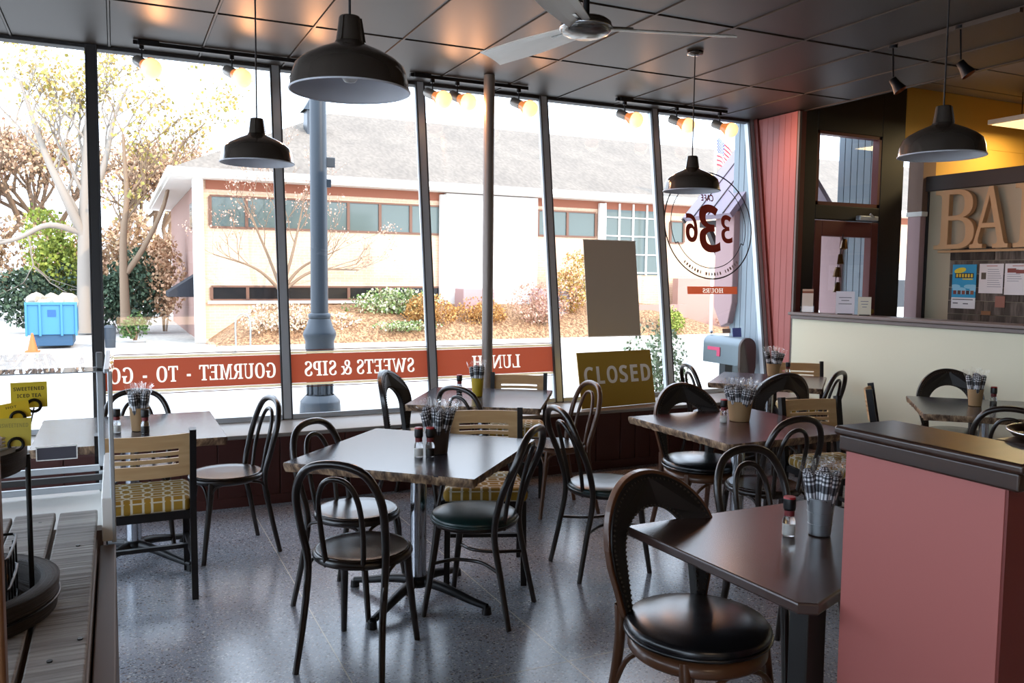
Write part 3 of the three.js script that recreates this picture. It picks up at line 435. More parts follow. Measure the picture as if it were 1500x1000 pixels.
// ---------------------------------------------------------------- outdoors
const GY = -0.15;
{
  struct('sidewalk', span(-30, 45, GY - 0.2, GY, -11.0, -6.45), M.paving); struct('side_yard', span(-30, -3.3, GY - 0.2, GY, -6.45, 12), M.paving);
  struct('street', span(-40, 60, GY - 0.3, GY - 0.12, -20.2, -11.0), M.asphalt);
  const c = struct('kerb_far', rbox(60, 0.16, 0.18, 32.5, GY - 0.06, -20.2, 0.02), M.paving);
  struct('sidewalk_far', span(2.2, 60, GY - 0.2, GY, -21.3, -20.29), M.paving);
  struct('parking_lot', span(-40, 2.2, GY - 0.3, GY - 0.11, -60, -20.2), M.asphalt);
  struct('driveway_apron', span(0.7, 2.1, GY - 0.12, GY - 0.09, -27, -20.4), M.paving);
  // planted bank rising from the pavement to the building
  const N = 60, K = 10, pos = [], uv = [], idx = [], n = noise2(51);
  for (let i = 0; i <= N; i++) for (let k = 0; k <= K; k++) { const x = 2.2 + 40 * i / N, u = k / K, z = -21.3 - 2.3 * u, h = 0.95 * Math.min(1, Math.max(0, (x - 2.2) / 1.4)) * (x > 16 ? Math.max(0.12, 1 - (x - 16) / 3) : 1); pos.push(x, GY + h * u * (2 - u) + (k && k < K ? 0.1 * (n(x * 2, z * 2, 90, 90) - 0.5) : 0), z); uv.push(x, z); }
  for (let i = 0; i < N; i++) for (let k = 0; k < K; k++) { const a = i * (K + 1) + k, b = a + K + 1; idx.push(a, b, a + 1, a + 1, b, b + 1); }
  const g = new THREE.BufferGeometry(); g.setAttribute('position', new THREE.Float32BufferAttribute(pos, 3)); g.setAttribute('uv', new THREE.Float32BufferAttribute(uv, 2)); g.setIndex(idx); g.computeVertexNormals();
  struct('planted_bank', g, M.mulch); void c;
}
{ // long low building across the street
  const b = thing('long_brick_building', 'long low brick building under a broad pale hipped roof across the street', 'building', [0, 0, 0]);
  const F = -23.5, P = (n, g, m, l) => part(b, n, g, m, l);
  P('brick_wall', span(2.05, 40, -0.3, 4.05, F - 12, F), M.brick);
  P('shaded_end_wall', span(2.03, 2.06, -0.3, 4.05, F - 12, F - 0.02), M.pinkWall);  // darker skin than the facade: shade on this end put into the colour
  P('eave_shade_band', span(2.2, 40, 3.82, 4.06, F, F + 0.03), M.eaveShade);  // shadow under the eave, painted as a darker brick strip
  P('corner_post', rbox(0.26, 4.3, 0.3, 2.0, 1.92, F + 0.02, 0.02), M.trimWhite);
  // roof: hipped
  const e = -22.9, r = F - 6, bk = F - 12.6, xl = 1.3, y0 = 4.25, y1 = 7.2, xr = 41; const rp = [[xl, y0, e], [xr, y0, e], [xr, y1, r], [6.85, y1, r], [xl, y0, bk], [xr, y0, bk]];
  const quad = (...q) => { const g = new THREE.BufferGeometry(), p = [], t = []; for (let i = 1; i + 1 < q.length; i++) for (const k of [0, i, i + 1]) { p.push(...rp[q[k]]); t.push(rp[q[k]][0], rp[q[k]][2] + rp[q[k]][1] * 0.5); } g.setAttribute('position', new THREE.Float32BufferAttribute(p, 3)); g.setAttribute('uv', new THREE.Float32BufferAttribute(t, 2)); g.computeVertexNormals(); return g; };
  P('roof', merge([quad(0, 1, 2, 3), quad(0, 3, 4), quad(4, 3, 2, 5)]), M.roof);
  P('soffit', span(xl + 0.02, xr, 4.06, 4.12, bk, e - 0.02), M.trimWhite);
  P('gutter', rbox(40, 0.17, 0.14, xl + 20, 4.2, e, 0.03), M.trimWhite);
  P('side_gutter', rbox(0.14, 0.17, 13.6, xl, 4.2, (e + bk) / 2, 0.03), M.trimWhite);
  const dm = P('dormer', span(5.55, 6.05, 5.9, 6.75, -27.4, -26.8), M.iron); part(dm, 'dormer_roof', at(lathe([[0.5, 0], [0, 0.6]], 4), 5.8, 6.75, -27.1, 0, Math.PI / 4), M.iron);
  const win = (x0, x1, ya, yb, glass, n) => { const w = P('window', merge([span(x0, x1, ya - 0.05, ya, F, F + 0.05), span(x0, x1, yb, yb + 0.05, F, F + 0.05)]), M.frameBrown); for (let i = 0; i < n; i++) part(w, 'pane', span(x0 + (x1 - x0) * i / n + 0.04, x0 + (x1 - x0) * (i + 1) / n - 0.04, ya, yb, F, F + 0.02), glass); for (let i = 0; i <= n; i++) part(w, 'mullion', span(x0 + (x1 - x0) * i / n - 0.04, x0 + (x1 - x0) * i / n + 0.04, ya, yb, F, F + 0.06), M.frameBrown); };
  win(2.3, 8.75, 2.86, 3.63, M.paneDark, 7);
  win(2.3, 8.75, 0.93, 1.24, M.paneBlack, 7);
  P('low_sill', rbox(6.6, 0.08, 0.1, 5.5, 0.84, F + 0.05, 0.01), M.trimWhite);
  P('white_bay', span(8.87, 11.9, 0.3, 4.03, F, F + 0.22), M.trimWhite);
  win(12.0, 14.1, 2.93, 3.66, M.paneDark, 2);
  for (const x of [8.8, 14.27]) { P('downpipe', rbox(0.2, 3.6, 0.14, x, 2.2, F + 0.1, 0.03), M.trimWhite); }
  const cw = P('curtain_wall', span(14.45, 16.6, 1.7, 4.02, F, F + 0.02), M.paneDark);
  for (let i = 0; i <= 4; i++) part(cw, 'mullion', span(14.45 + i * 0.54 - 0.03, 14.45 + i * 0.54 + 0.03, 1.7, 4.02, F, F + 0.07), M.trimWhite);
  for (let i = 0; i < 4; i++) part(cw, 'transom', span(14.45, 16.6, 1.75 + i * 0.6, 1.79 + i * 0.6, F, F + 0.06), M.trimWhite);
  win(17.05, 17.6, 2.83, 3.5, M.paneDark, 1); win(20, 24, 2.83, 3.5, M.paneDark, 4);
  const aw = P('awning', at(extrude((() => { const s = new THREE.Shape(); s.moveTo(0, 0); s.lineTo(-0.75, -0.5); s.lineTo(-0.75, -0.62); s.lineTo(0, -0.62); return s; })(), 1.3, 0.01), 2.03, 1.6, -25.3), M.awning); void aw;
  P('side_window', span(2.0, 2.03, 2.9, 3.6, -26.2, -24.6), M.paneDark);
  P('side_door', span(2.0, 2.03, -0.2, 0.95, -25.1, -24.2), M.paneBlack);
}
for (const [x, l] of [[9.55, 'white louvred air conditioning box left of the black column, before the white bay'], [12.05, 'white louvred air conditioning box right of the white bay across the street']]) {
  const t = thing('air_conditioner', l, 'air conditioner', [x, 0.3, -22.7]);
  part(t, 'cabinet', rbox(1.0, 0.95, 0.7, 0, 0.475, 0, 0.03), M.pinkTrim);
  for (let i = 0; i < 9; i++) part(t, 'louvre', rbox(0.34, 0.03, 0.03, 0.28, 0.12 + i * 0.09, 0.36, 0.005), M.steel);
}
// foliage, trees, shrubs
const leafG = (() => { const g = new THREE.BufferGeometry(); g.setAttribute('position', new THREE.Float32BufferAttribute([0, 0, 0, 0.5, 0.5, 0.12, 0, 1, 0, -0.5, 0.5, 0.12], 3)); g.setAttribute('uv', new THREE.Float32BufferAttribute([0.5, 0, 1, 0.5, 0.5, 1, 0, 0.5], 2)); g.setIndex([0, 1, 2, 0, 2, 3]); g.computeVertexNormals(); return g; })();
function leaves(parent, name, pts, size, colors, R) {
  const o = new THREE.InstancedMesh(leafG, M.leaf, pts.length); o.name = name; o.userData.kind = 'stuff'; const m = new THREE.Matrix4(), q = new THREE.Quaternion(), e = new THREE.Euler(), c = new THREE.Color(), c2 = new THREE.Color();
  pts.forEach((p, i) => { e.set(R() * 6.3, R() * 6.3, R() * 6.3); q.setFromEuler(e); const s = size * (0.6 + R() * 0.8); m.compose(V(...p), q, V(s, s, s)); o.setMatrixAt(i, m); c.set(colors[(R() * colors.length) | 0]); c2.set(colors[(R() * colors.length) | 0]); c.lerp(c2, R()); o.setColorAt(i, c); });
  parent.add(o); return o;
}
function grow(out, tips, p, d, len, r, depth, R, o) {
  let q = p.clone(), dir = d.clone(); const segs = 3;
  for (let i = 0; i < segs; i++) { const nx = q.clone().addScaledVector(dir, len / segs), ra = r * (1 - 0.28 * i / segs), rb = r * (1 - 0.28 * (i + 1) / segs); out.push(rod(q.toArray(), nx.toArray(), ra, rb, depth > 2 ? 7 : 4)); q = nx; dir.add(V((R() - 0.5) * 0.35, (R() - 0.4) * 0.22 + (o.up || 0), (R() - 0.5) * 0.35)).normalize(); if (depth <= 2 && tips) tips.push(q.toArray()); }
  if (depth <= 0) return; const n = depth > 3 ? 3 : 2 + (R() < (o.bushy || 0.4) ? 1 : 0);
  for (let i = 0; i < n; i++) { const a = R() * 6.3, s = (o.spread || 0.7) * (0.6 + R() * 0.6), side = V(Math.cos(a), 0.2, Math.sin(a)); grow(out, tips, q, dir.clone().addScaledVector(side, s).normalize(), len * (0.66 + R() * 0.2), r * 0.68, depth - 1, R, o); }
}
function limb(out, tips, pts, r0, r1, R, o, twigDepth = 3, twigLen = 0.9) {
  out.push(sweep(pts, (k) => r0 + (r1 - r0) * k, 18, 8)); const c = new THREE.CatmullRomCurve3(pts.map((p) => V(...p)));
  for (let i = 1; i <= 6; i++) { const k = 0.35 + 0.65 * i / 6, p = c.getPointAt(k), t = c.getTangentAt(k), a = R() * 6.3; grow(out, tips, p, t.addScaledVector(V(Math.cos(a), 0.3, Math.sin(a) * 0.6), 0.9).normalize(), twigLen * (0.7 + R() * 0.5), (r0 + (r1 - r0) * k) * 0.42, twigDepth, R, o); }
}
const trees = 'trees beyond the parking lot';
{
  const R = rng(61), out = [], tips = [], t = thing('tree', 'tall grey trunked tree with sparse yellowing leaves behind the blue dumpster', 'tree', [0, 0, 0]); t.userData.group = trees; const X = -0.81, Z = -28;
  limb(out, tips, [[X, -0.2, Z], [X + 0.02, 2.5, Z], [X + 0.1, 4.6, Z], [X + 0.25, 7.0, Z]], 0.27, 0.06, R, { spread: 0.7, up: 0.03 });
  limb(out, tips, [[X + 0.02, 2.6, Z], [X - 0.5, 3.9, Z + 0.2], [X - 1.0, 5.2, Z], [X - 1.5, 7.0, Z]], 0.15, 0.04, R, { spread: 0.7 });
  limb(out, tips, [[X + 0.08, 3.2, Z], [X + 0.6, 4.8, Z + 0.2], [X + 0.9, 6.2, Z], [X + 1.3, 7.2, Z]], 0.13, 0.03, R, { spread: 0.7 });
  limb(out, tips, [[X, 2.75, Z], [X - 0.9, 2.95, Z + 0.3], [X - 1.8, 2.5, Z + 0.3], [X - 3.2, 2.2, Z]], 0.1, 0.03, R, { spread: 0.8 });
  part(t, 'trunk', merge(out), M.barkGrey); const pts = []; for (const p of tips) if (p[1] > 4.4) for (let i = 0; i < 9; i++) if (R() < 0.24) pts.push([p[0] + (R() - 0.5) * 0.7, p[1] + (R() - 0.5) * 0.6, p[2] + (R() - 0.5) * 0.7]); leaves(t, 'foliage', pts, 0.11, [0xb3a35c, 0xc9ae68, 0x98934e, 0xd6b67a], R);
}
{
  const R = rng(62), out = [], tips = [], t = thing('tree', 'pale trunked tree with long bare limbs between the dark tree and the brick building', 'tree', [0, 0, 0]); t.userData.group = trees; const X = 0.25, Z = -27;
  limb(out, tips, [[X, -0.2, Z], [X - 0.02, 2.4, Z], [X + 0.1, 3.8, Z], [X + 0.05, 5.6, Z]], 0.15, 0.04, R, { spread: 0.7 });
  limb(out, tips, [[X + 0.05, 1.6, Z], [X + 0.5, 2.3, Z], [X + 1.1, 3.6, Z], [X + 1.5, 5.2, Z], [X + 2.3, 6.1, Z]], 0.09, 0.02, R, { spread: 0.7 });
  part(t, 'trunk', merge(out), M.bark); const pts = []; for (const p of tips) if (p[1] > 2.6) for (let i = 0; i < 5; i++) if (R() < 0.3) pts.push([p[0] + (R() - 0.5) * 0.5, p[1] + (R() - 0.5) * 0.5, p[2] + (R() - 0.5) * 0.5]); leaves(t, 'foliage', pts, 0.11, [0xb8a050, 0xc9ad6a, 0x8f8a48], R);
}
{ // bare woods far behind
  const R = rng(63); const L = ['leftmost bare tan tree of the far woods', 'bare twiggy tree of the far woods behind the dumpster', 'bare twiggy tree far behind the tall grey trunk', 'bare pinkish tree far behind the pale trunked tree', 'bare twiggy tree beside the end of the brick building'];
  [-7.5, -4.6, -1.9, 0.6, 2.2].forEach((x, k) => { const out = [], tips = [], t = thing('tree', L[k], 'tree', [x, GY, -38 - k]); t.userData.group = trees; grow(out, tips, V(0, 0, 0), V(0, 1, 0), 2.3, 0.2, 5, R, { spread: 0.75, bushy: 0.55, up: 0.02 }); part(t, 'trunk', merge(out), M.bark); const pts = []; for (const p of tips) for (let i = 0; i < 5; i++) pts.push([p[0] + (R() - 0.5) * 0.9, p[1] + (R() - 0.5) * 0.8, p[2] + (R() - 0.5) * 0.9]); leaves(t, 'foliage', pts, 0.13, [0xc4a488, 0xb8917a, 0xa58c6e, 0xcdb08c], R); });
}
{ // small many stemmed redbud in front of the facade
  const R = rng(64), out = [], tips = [], t = thing('tree', 'small bare tree with spreading limbs in front of the brick facade', 'tree', [0, 0, 0]), X = 3.99, Z = -22.7;
  out.push(rod([X, 0.5, Z], [X, 1.25, Z], 0.09, 0.07)); 
  for (const [a, b] of [[[-0.7, 1.75], [-1.7, 2.1]], [[0.6, 1.8], [1.5, 2.3]], [[-0.35, 2.2], [-1.0, 3.6]], [[0.3, 2.3], [0.7, 3.9]], [[0.9, 1.7], [2.2, 1.75]], [[-0.1, 2.5], [-0.2, 4.3]]]) limb(out, tips, [[X, 1.15, Z], [X + a[0], a[1], Z + (R() - 0.5) * 0.6], [X + b[0], b[1], Z + (R() - 0.5)]], 0.05, 0.012, R, { spread: 0.6, up: 0.05 }, 2, 0.65);
  part(t, 'trunk', merge(out), M.bark); const pts = []; for (const p of tips) if (R() < 0.6) for (let i = 0; i < 3; i++) pts.push([p[0] + (R() - 0.5) * 0.25, p[1] + (R() - 0.5) * 0.25, p[2] + (R() - 0.5) * 0.25]); leaves(t, 'foliage', pts, 0.05, [0xd0a494, 0xc89a80, 0xdcb8a4], R);
}
function shrub(label, x, y, z, rx, ry, rz, n, size, colors, seed, group) {
  const R = rng(seed), t = thing('shrub', label, 'shrub', [x, y, z]); if (group) t.userData.group = group; const pts = [], st = [];
  const lobes = Array.from({ length: 7 }, () => [(R() - 0.5) * 1.1 * rx, (0.35 + R() * 0.5) * ry, (R() - 0.5) * rz, 0.45 + R() * 0.3]);
  for (let i = 0; i < n; i++) { const l = lobes[(R() * 7) | 0], a = R() * 6.3, h = Math.acos(2 * R() - 1), k = Math.cbrt(0.4 + 0.6 * R()) * l[3]; const py = l[1] + Math.cos(h) * k * ry * 0.75; if (py < 0.02) continue; pts.push([l[0] + Math.cos(a) * Math.sin(h) * k * rx, py, l[2] + Math.sin(a) * Math.sin(h) * k * rz]); }
  for (let i = 0; i < 12; i++) { const l = lobes[i % 7]; st.push(rod([l[0] * 0.2, -0.05, l[2] * 0.2], [l[0] + (R() - 0.5) * 0.2, l[1] + 0.1, l[2]], 0.014, 0.006, 5)); }
  part(t, 'stems', merge(st), M.bark); leaves(t, 'foliage', pts, size, colors, R); return t;
}
const G1 = [0x6f8a4a, 0x90a45a, 0x55703a, 0xd8d8b4, 0xe8e4c8], BR = [0xb07a3e, 0xc4924e, 0x9a6a38, 0xd0a868], PK = [0xb88a74, 0xc9a08a, 0x9c7460, 0xd8b49c], DK = [0x3e5240, 0x4c6048, 0x5c7058, 0x2f4036], YG = [0x8f9a3e, 0xa8b050, 0x78883a];
shrub('white flowering green shrub beside the blue lamp post, before the brick wall', 7.0, 0.45, -22.6, 1.3, 0.75, 0.5, 2600, 0.075, G1, 71);
shrub('rust brown clipped shrub left of the third mullion, before the long building', 8.0, 0.12, -21.9, 0.75, 0.85, 0.5, 2200, 0.06, BR, 72);
shrub('rust brown clipped shrub touching the black column, before the long building', 9.3, 0.12, -21.9, 0.85, 0.7, 0.5, 2200, 0.06, BR, 73);
shrub('loose pinkish twiggy shrub right of the black column, before the louvred boxes', 11.3, 0.12, -21.8, 1.3, 1.1, 0.6, 1800, 0.06, PK, 74);
shrub('tall yellow brown shrub beside the grey board, below the right windows', 12.75, 0.4, -22.5, 0.8, 1.7, 0.6, 2200, 0.075, [0xb89a4e, 0xd0a86a, 0x8f8440, 0xc48a60], 75);
shrub('low spreading green shrub beneath the white flowering shrub', 7.0, 0.1, -21.6, 0.9, 0.25, 0.4, 900, 0.06, G1, 76);
shrub('pale blossoming ground cover between the bike rack and the lamp post', 4.4, 0.15, -21.8, 1.5, 0.6, 0.6, 3200, 0.06, [0xe8d4c0, 0xdcb8a0, 0xf0e4d4, 0xb8a070], 77);
shrub('dark green bush at the left of the parking lot behind the dumpster', -2.4, GY, -29, 1.6, 1.6, 1.0, 3000, 0.12, DK, 78);
shrub('bright yellow green tall bush beside the grey tree trunk', -1.6, GY + 0.5, -29.5, 0.9, 2.6, 0.8, 3200, 0.12, YG, 79);
shrub('broad dark green evergreen bush right of the grey tree trunk', 0.2, GY, -28.5, 1.3, 2.0, 1.0, 4200, 0.12, DK, 80);
const thicket = [0xc8a684, 0xb8937a, 0xa8906e, 0xd4b896, 0x9a8468];
shrub('tan winter thicket at the far left behind the dumpster', -4.6, GY, -37, 2.6, 3.4, 1.2, 5200, 0.16, thicket, 181);
shrub('tan winter thicket behind the tall grey trunked tree', -1.0, GY, -38, 2.4, 3.2, 1.2, 5200, 0.16, thicket, 182);
shrub('tan winter thicket between the pale trunk and the brick building', 1.6, GY, -39.5, 1.8, 3.6, 1.2, 4600, 0.16, thicket, 183);
shrub('small round boxwood at the edge of the parking lot', 0.45, GY, -24.5, 0.35, 0.55, 0.3, 900, 0.06, [0x5a7a40, 0x486434], 81);
shrub('tan dry bush against the end wall of the brick building', 1.35, GY, -28, 0.6, 2.4, 0.6, 1800, 0.1, [0xc8a080, 0xd8b090, 0xa88a68], 82);
shrub('small bright green round shrub right of the fifth mullion, across the street', 15.6, GY, -21.2, 0.45, 0.7, 0.4, 1400, 0.06, YG, 83);
shrub('low dusty pink shrub by the far pavement right of the flagpole', 19.4, GY, -22.5, 1.3, 0.55, 0.5, 1500, 0.06, PK, 84);
shrub('feathery grey green shrub just outside the window beside the mailbox', 5.28, GY, -7.5, 0.42, 1.0, 0.28, 3200, 0.035, [0x8a987c, 0x6c8060, 0x9cac8c, 0xb8c0a6], 85);
{ // blue roll-off dumpster, cone, bin
  const t = thing('dumpster', 'light blue roll off dumpster heaped with rubbish in the parking lot', 'dumpster', [-1.42, GY - 0.11, -23.2], 0);
  part(t, 'body', rbox(1.05, 0.75, 1.6, 0, 0.72, -0.6, 0.02), M.dumpster); part(t, 'skirt', rbox(0.9, 0.3, 1.5, 0, 0.22, -0.6, 0.02), M.dumpsterBase);
  for (const x of [-0.53, -0.24, 0.22, 0.53]) part(t, 'rib', rbox(0.05, 0.8, 0.06, x, 0.72, 0.22, 0.008), M.dumpster);
  part(t, 'top_rail', rbox(1.12, 0.07, 0.08, 0, 1.1, 0.2, 0.01), M.dumpster);
  const R = rng(91), L = []; for (let i = 0; i < 26; i++) L.push(at(new THREE.DodecahedronGeometry(0.1 + R() * 0.12), (R() - 0.5) * 0.9, 1.05 + R() * 0.12, -R() * 1.2, R() * 3, R() * 3, R())); const rb = part(t, 'rubbish', merge(L), M.board); rb.userData.kind = 'stuff';
  part(t, 'badge', span(-0.08, 0.1, 0.78, 0.95, 0.2, 0.21), std(0x2456a0, 0.5));
  const c = thing('traffic_cone', 'orange traffic cone before the blue dumpster', 'cone', [-1.78, GY - 0.11, -22.3]); part(c, 'cone', cyl(0.02, 0.11, 0.42, 0, 0.23, 0, 16), M.orange); part(c, 'base', rbox(0.3, 0.03, 0.3, 0, 0.015, 0, 0.005), M.orange);
  const b = thing('rubbish_bin', 'small blue grey rubbish bin right of the tall grey tree', 'bin', [-0.15, GY - 0.11, -23]); part(b, 'drum', cyl(0.14, 0.12, 0.5, 0, 0.25, 0, 18), M.iron); part(b, 'lid', cyl(0.1, 0.15, 0.06, 0, 0.53, 0, 18), M.iron);
  const k = solo('bike_rack', 'pale hoop bike rack on the planted bank', 'bike rack', sweep([[2.62, GY, -21.2], [2.62, 0.45, -21.2], [2.72, 0.62, -21.2], [2.86, 0.62, -21.2], [2.96, 0.45, -21.2], [2.96, GY, -21.2]], 0.022, 30, 8), M.steel); void k;
}
{ // blue grey cast lamp post on the near pavement
  const t = thing('lamp_post', 'blue grey fluted lamp post on the pavement outside the shop window', 'lamp post', [2.232, GY, -10.16]), y = (v) => v - GY;
  part(t, 'plinth', lathe([[0.25, 0], [0.25, 0.04], [0.24, 0.2], [0.235, 0.22], [0.19, 0.27], [0.17, 0.29]], 32), M.iron);
  part(t, 'fluted_drum', cyl(0.14, 0.14, 0.56, 0, 0.56, 0, 24), M.iron);
  for (let i = 0; i < 12; i++) { const a = i * Math.PI / 6; part(t, 'flute', rbox(0.045, 0.52, 0.03, Math.cos(a) * 0.148, 0.56, Math.sin(a) * 0.148, 0.012, Math.PI / 2 - a), M.iron); }
  part(t, 'bulge', lathe([[0.16, 0.82], [0.175, 0.86], [0.17, 0.94], [0.2, 1.02], [0.195, 1.06], [0.16, 1.12], [0.135, 1.2], [0.125, 1.22]], 32), M.iron);
  part(t, 'collar', lathe([[0.12, 1.22], [0.135, 1.235], [0.135, 1.275], [0.105, 1.29]], 32), M.iron);
  part(t, 'shaft', lathe([[0.105, 1.28], [0.09, 6.2]], 28), M.iron);
  part(t, 'banner_arm', rbox(0.16, 0.12, 0.04, 0.12, 3.1, 0, 0.01), M.iron);
  part(t, 'banner_arm', rbox(0.1, 0.1, 0.05, 0.1, 2.85, 0, 0.01), M.iron);
  const u = thing('unseen_pole', 'tall wooden pole out of view right of the shop, shading the brick facade', 'pole', [13.9, GY, -10.8]); part(u, 'shaft', cyl(0.13, 0.17, 10, 0, 5, 0, 14), M.bark); part(u, 'cross_arm', rbox(2.2, 0.12, 0.1, 0, 9.2, 0.16, 0.01), M.bark);  // pole out of view, placed to throw its shadow on the brick facade
}
{ // flag
  const t = thing('flag', 'flag with white stars on blue and red stripes, on a white pole', 'flag', [17.2, GY, -21.4]);
  part(t, 'pole', cyl(0.04, 0.05, 6.3, 0, 3.15, 0, 12), M.trimWhite);
  const ft = canvasTex(256, 160, (g, w, h) => { for (let i = 0; i < 13; i++) { g.fillStyle = i % 2 ? '#f2efe9' : '#c04048'; g.fillRect(0, i * h / 13, w, h / 13 + 1); } g.fillStyle = '#33477a'; g.fillRect(0, 0, w * 0.4, h * 7 / 13); g.fillStyle = '#fff'; for (let r = 0; r < 9; r++) for (let c = 0; c < 6 - (r % 2); c++) { g.beginPath(); g.arc(10 + c * 17 + (r % 2) * 8, 7 + r * 9, 3, 0, 7); g.fill(); } });
  const g = new THREE.PlaneGeometry(1.3, 0.85, 24, 16), p = g.attributes.position; for (let i = 0; i < p.count; i++) { const x = p.getX(i) + 0.65, y = p.getY(i); p.setXYZ(i, x * 0.62, y - x * x * 0.55, 0.09 * Math.sin(x * 9 + y * 2) * x); } g.computeVertexNormals();
  part(t, 'cloth', at(g, 0.05, 5.75, 0), std(0xffffff, 0.8, { map: ft, side: THREE.DoubleSide }));
}
{ // gabled hood over the street door, carried by two bracketed posts
  const t = thing('door_hood', 'pinkish gabled hood with seams and braced brackets over the street door', 'hood', [0, 0, 0]), pk = [6.54, 3.17], zf = -7.69, zb = -6.9;
  for (const q of [-1, 1]) {
    const ex = q < 0 ? 5.75 : 7.33, s = new THREE.Shape(); s.setFromPoints([[ex, 2.28], pk, [pk[0], pk[1] - 0.06], [ex - q * 0.04, 2.235]].map((p) => new THREE.Vector2(...p)));
    const r = part(t, 'roof_slope', at(extrude(s, zb - zf, 0), 0, 0, zf), M.hoodRoof);
    for (let i = 0; i < 3; i++) part(r, 'seam', bar([ex, 2.283, zf + 0.2 + i * 0.24], [pk[0], pk[1], zf + 0.2 + i * 0.24], 0.012, 0.014), M.hoodDark);
    part(t, 'rake_board', at(extrude(s, 0.03, 0), 0, -0.02, zf - 0.03), M.hoodDark);
    const px = q < 0 ? 5.95 : 7.2, dz = q < 0 ? 0 : 0.26;
    part(t, 'bracket_post', at(extrude((() => { const a = new THREE.Shape(); a.moveTo(-0.14, 2.3); a.lineTo(0.14, 2.3); a.lineTo(0.14, 1.3); a.lineTo(0.02, 1.1); a.lineTo(-0.08, 1.14); a.lineTo(-0.14, 1.35); return a; })(), 0.14, 0.01), px - 0.06, 0, -7.13 + dz, 0, Math.PI / 2), M.pinkTrim);
    part(t, 'brace', bar([px, 1.72, -7.2 + dz], [px, 2.17, -7.5 + dz], 0.06, 0.06), M.hoodDark);
    part(t, 'bracket_beam', rbox(0.08, 0.07, 0.5, px, 2.2, -7.35 + dz * 0.5, 0.01), M.hoodDark);
  }
}
{ // mailbox by the fin, just outside
  const t = thing('mailbox', 'grey metal mailbox with pink flag and dark door outside the window', 'mailbox', [5.8, GY, -6.95]), y0 = 0.87;
  const s = new THREE.Shape(); s.moveTo(-0.09, 0); s.lineTo(0.09, 0); s.lineTo(0.09, 0.19); s.absarc(0, 0.19, 0.09, 0, Math.PI); s.lineTo(-0.09, 0);
  part(t, 'box', at(extrude(s, 0.56, 0.004), 0, y0, -0.26), M.mailbox);
  const d = new THREE.Shape(); d.moveTo(-0.075, -0.11); d.lineTo(0.075, -0.11); d.lineTo(0.1, 0); d.lineTo(0.1, 0.2); d.absarc(0, 0.2, 0.1, 0, Math.PI); d.lineTo(-0.1, 0);
  part(t, 'door', at(extrude(d, 0.025, 0.004), 0, y0 - 0.02, 0.31), M.mailDoor);
  const f = part(t, 'flag', at(span(-0.004, 0.004, 0, 0.035, -0.2, 0), -0.098, y0 + 0.13, 0.02), M.pink); part(f, 'flag_tab', at(span(-0.004, 0.004, -0.06, 0.035, -0.05, 0), -0.099, y0 + 0.13, 0.02), M.pink);
  part(t, 'post', rbox(0.1, y0, 0.1, 0, y0 / 2, 0, 0.008), M.iron); part(t, 'knob', ball(0.018, 0, y0 + 0.31, -0.25), M.steel);
}
{ // white van beyond the side light
  const t = thing('van', 'white van parked beyond the door and the side light', 'van', [14.4, GY - 0.11, -12.9]);
  const s = new THREE.Shape(); s.setFromPoints([[-2.4, 0.35], [2.4, 0.35], [2.45, 1.0], [2.3, 2.0], [2.1, 2.15], [-1.1, 2.15], [-1.5, 2.0], [-1.95, 1.25], [-2.45, 1.05]].map((p) => new THREE.Vector2(...p)));
  part(t, 'body', at(extrude(s, 1.7, 0.05), 0, 0, -0.85), M.van);
  for (const [a, b] of [[-1.35, -0.2], [-0.05, 1.0], [1.15, 2.1]]) part(t, 'window', rbox(b - a, 0.55, 0.03, (a + b) / 2, 1.6, 0.9, 0.01), M.paneBlack);
  for (const x of [-1.5, 1.5]) for (const z of [-0.75, 0.8]) { const w = part(t, 'wheel', at(cyl(0.34, 0.34, 0.22, 0, 0, 0, 24), x, 0.34, z, Math.PI / 2), M.tyre); part(w, 'hub', at(cyl(0.17, 0.17, 0.23, 0, 0, 0, 16), x, 0.34, z, Math.PI / 2), M.steel); }
}
{ // pink block wall across the street at the right
  struct('wall_garden', merge([span(14.9, 17.0, -0.2, 0.75, -22.6, -22.4), span(17.0, 20.5, -0.2, 1.6, -23.2, -22.9)]), M.pinkWall);
}

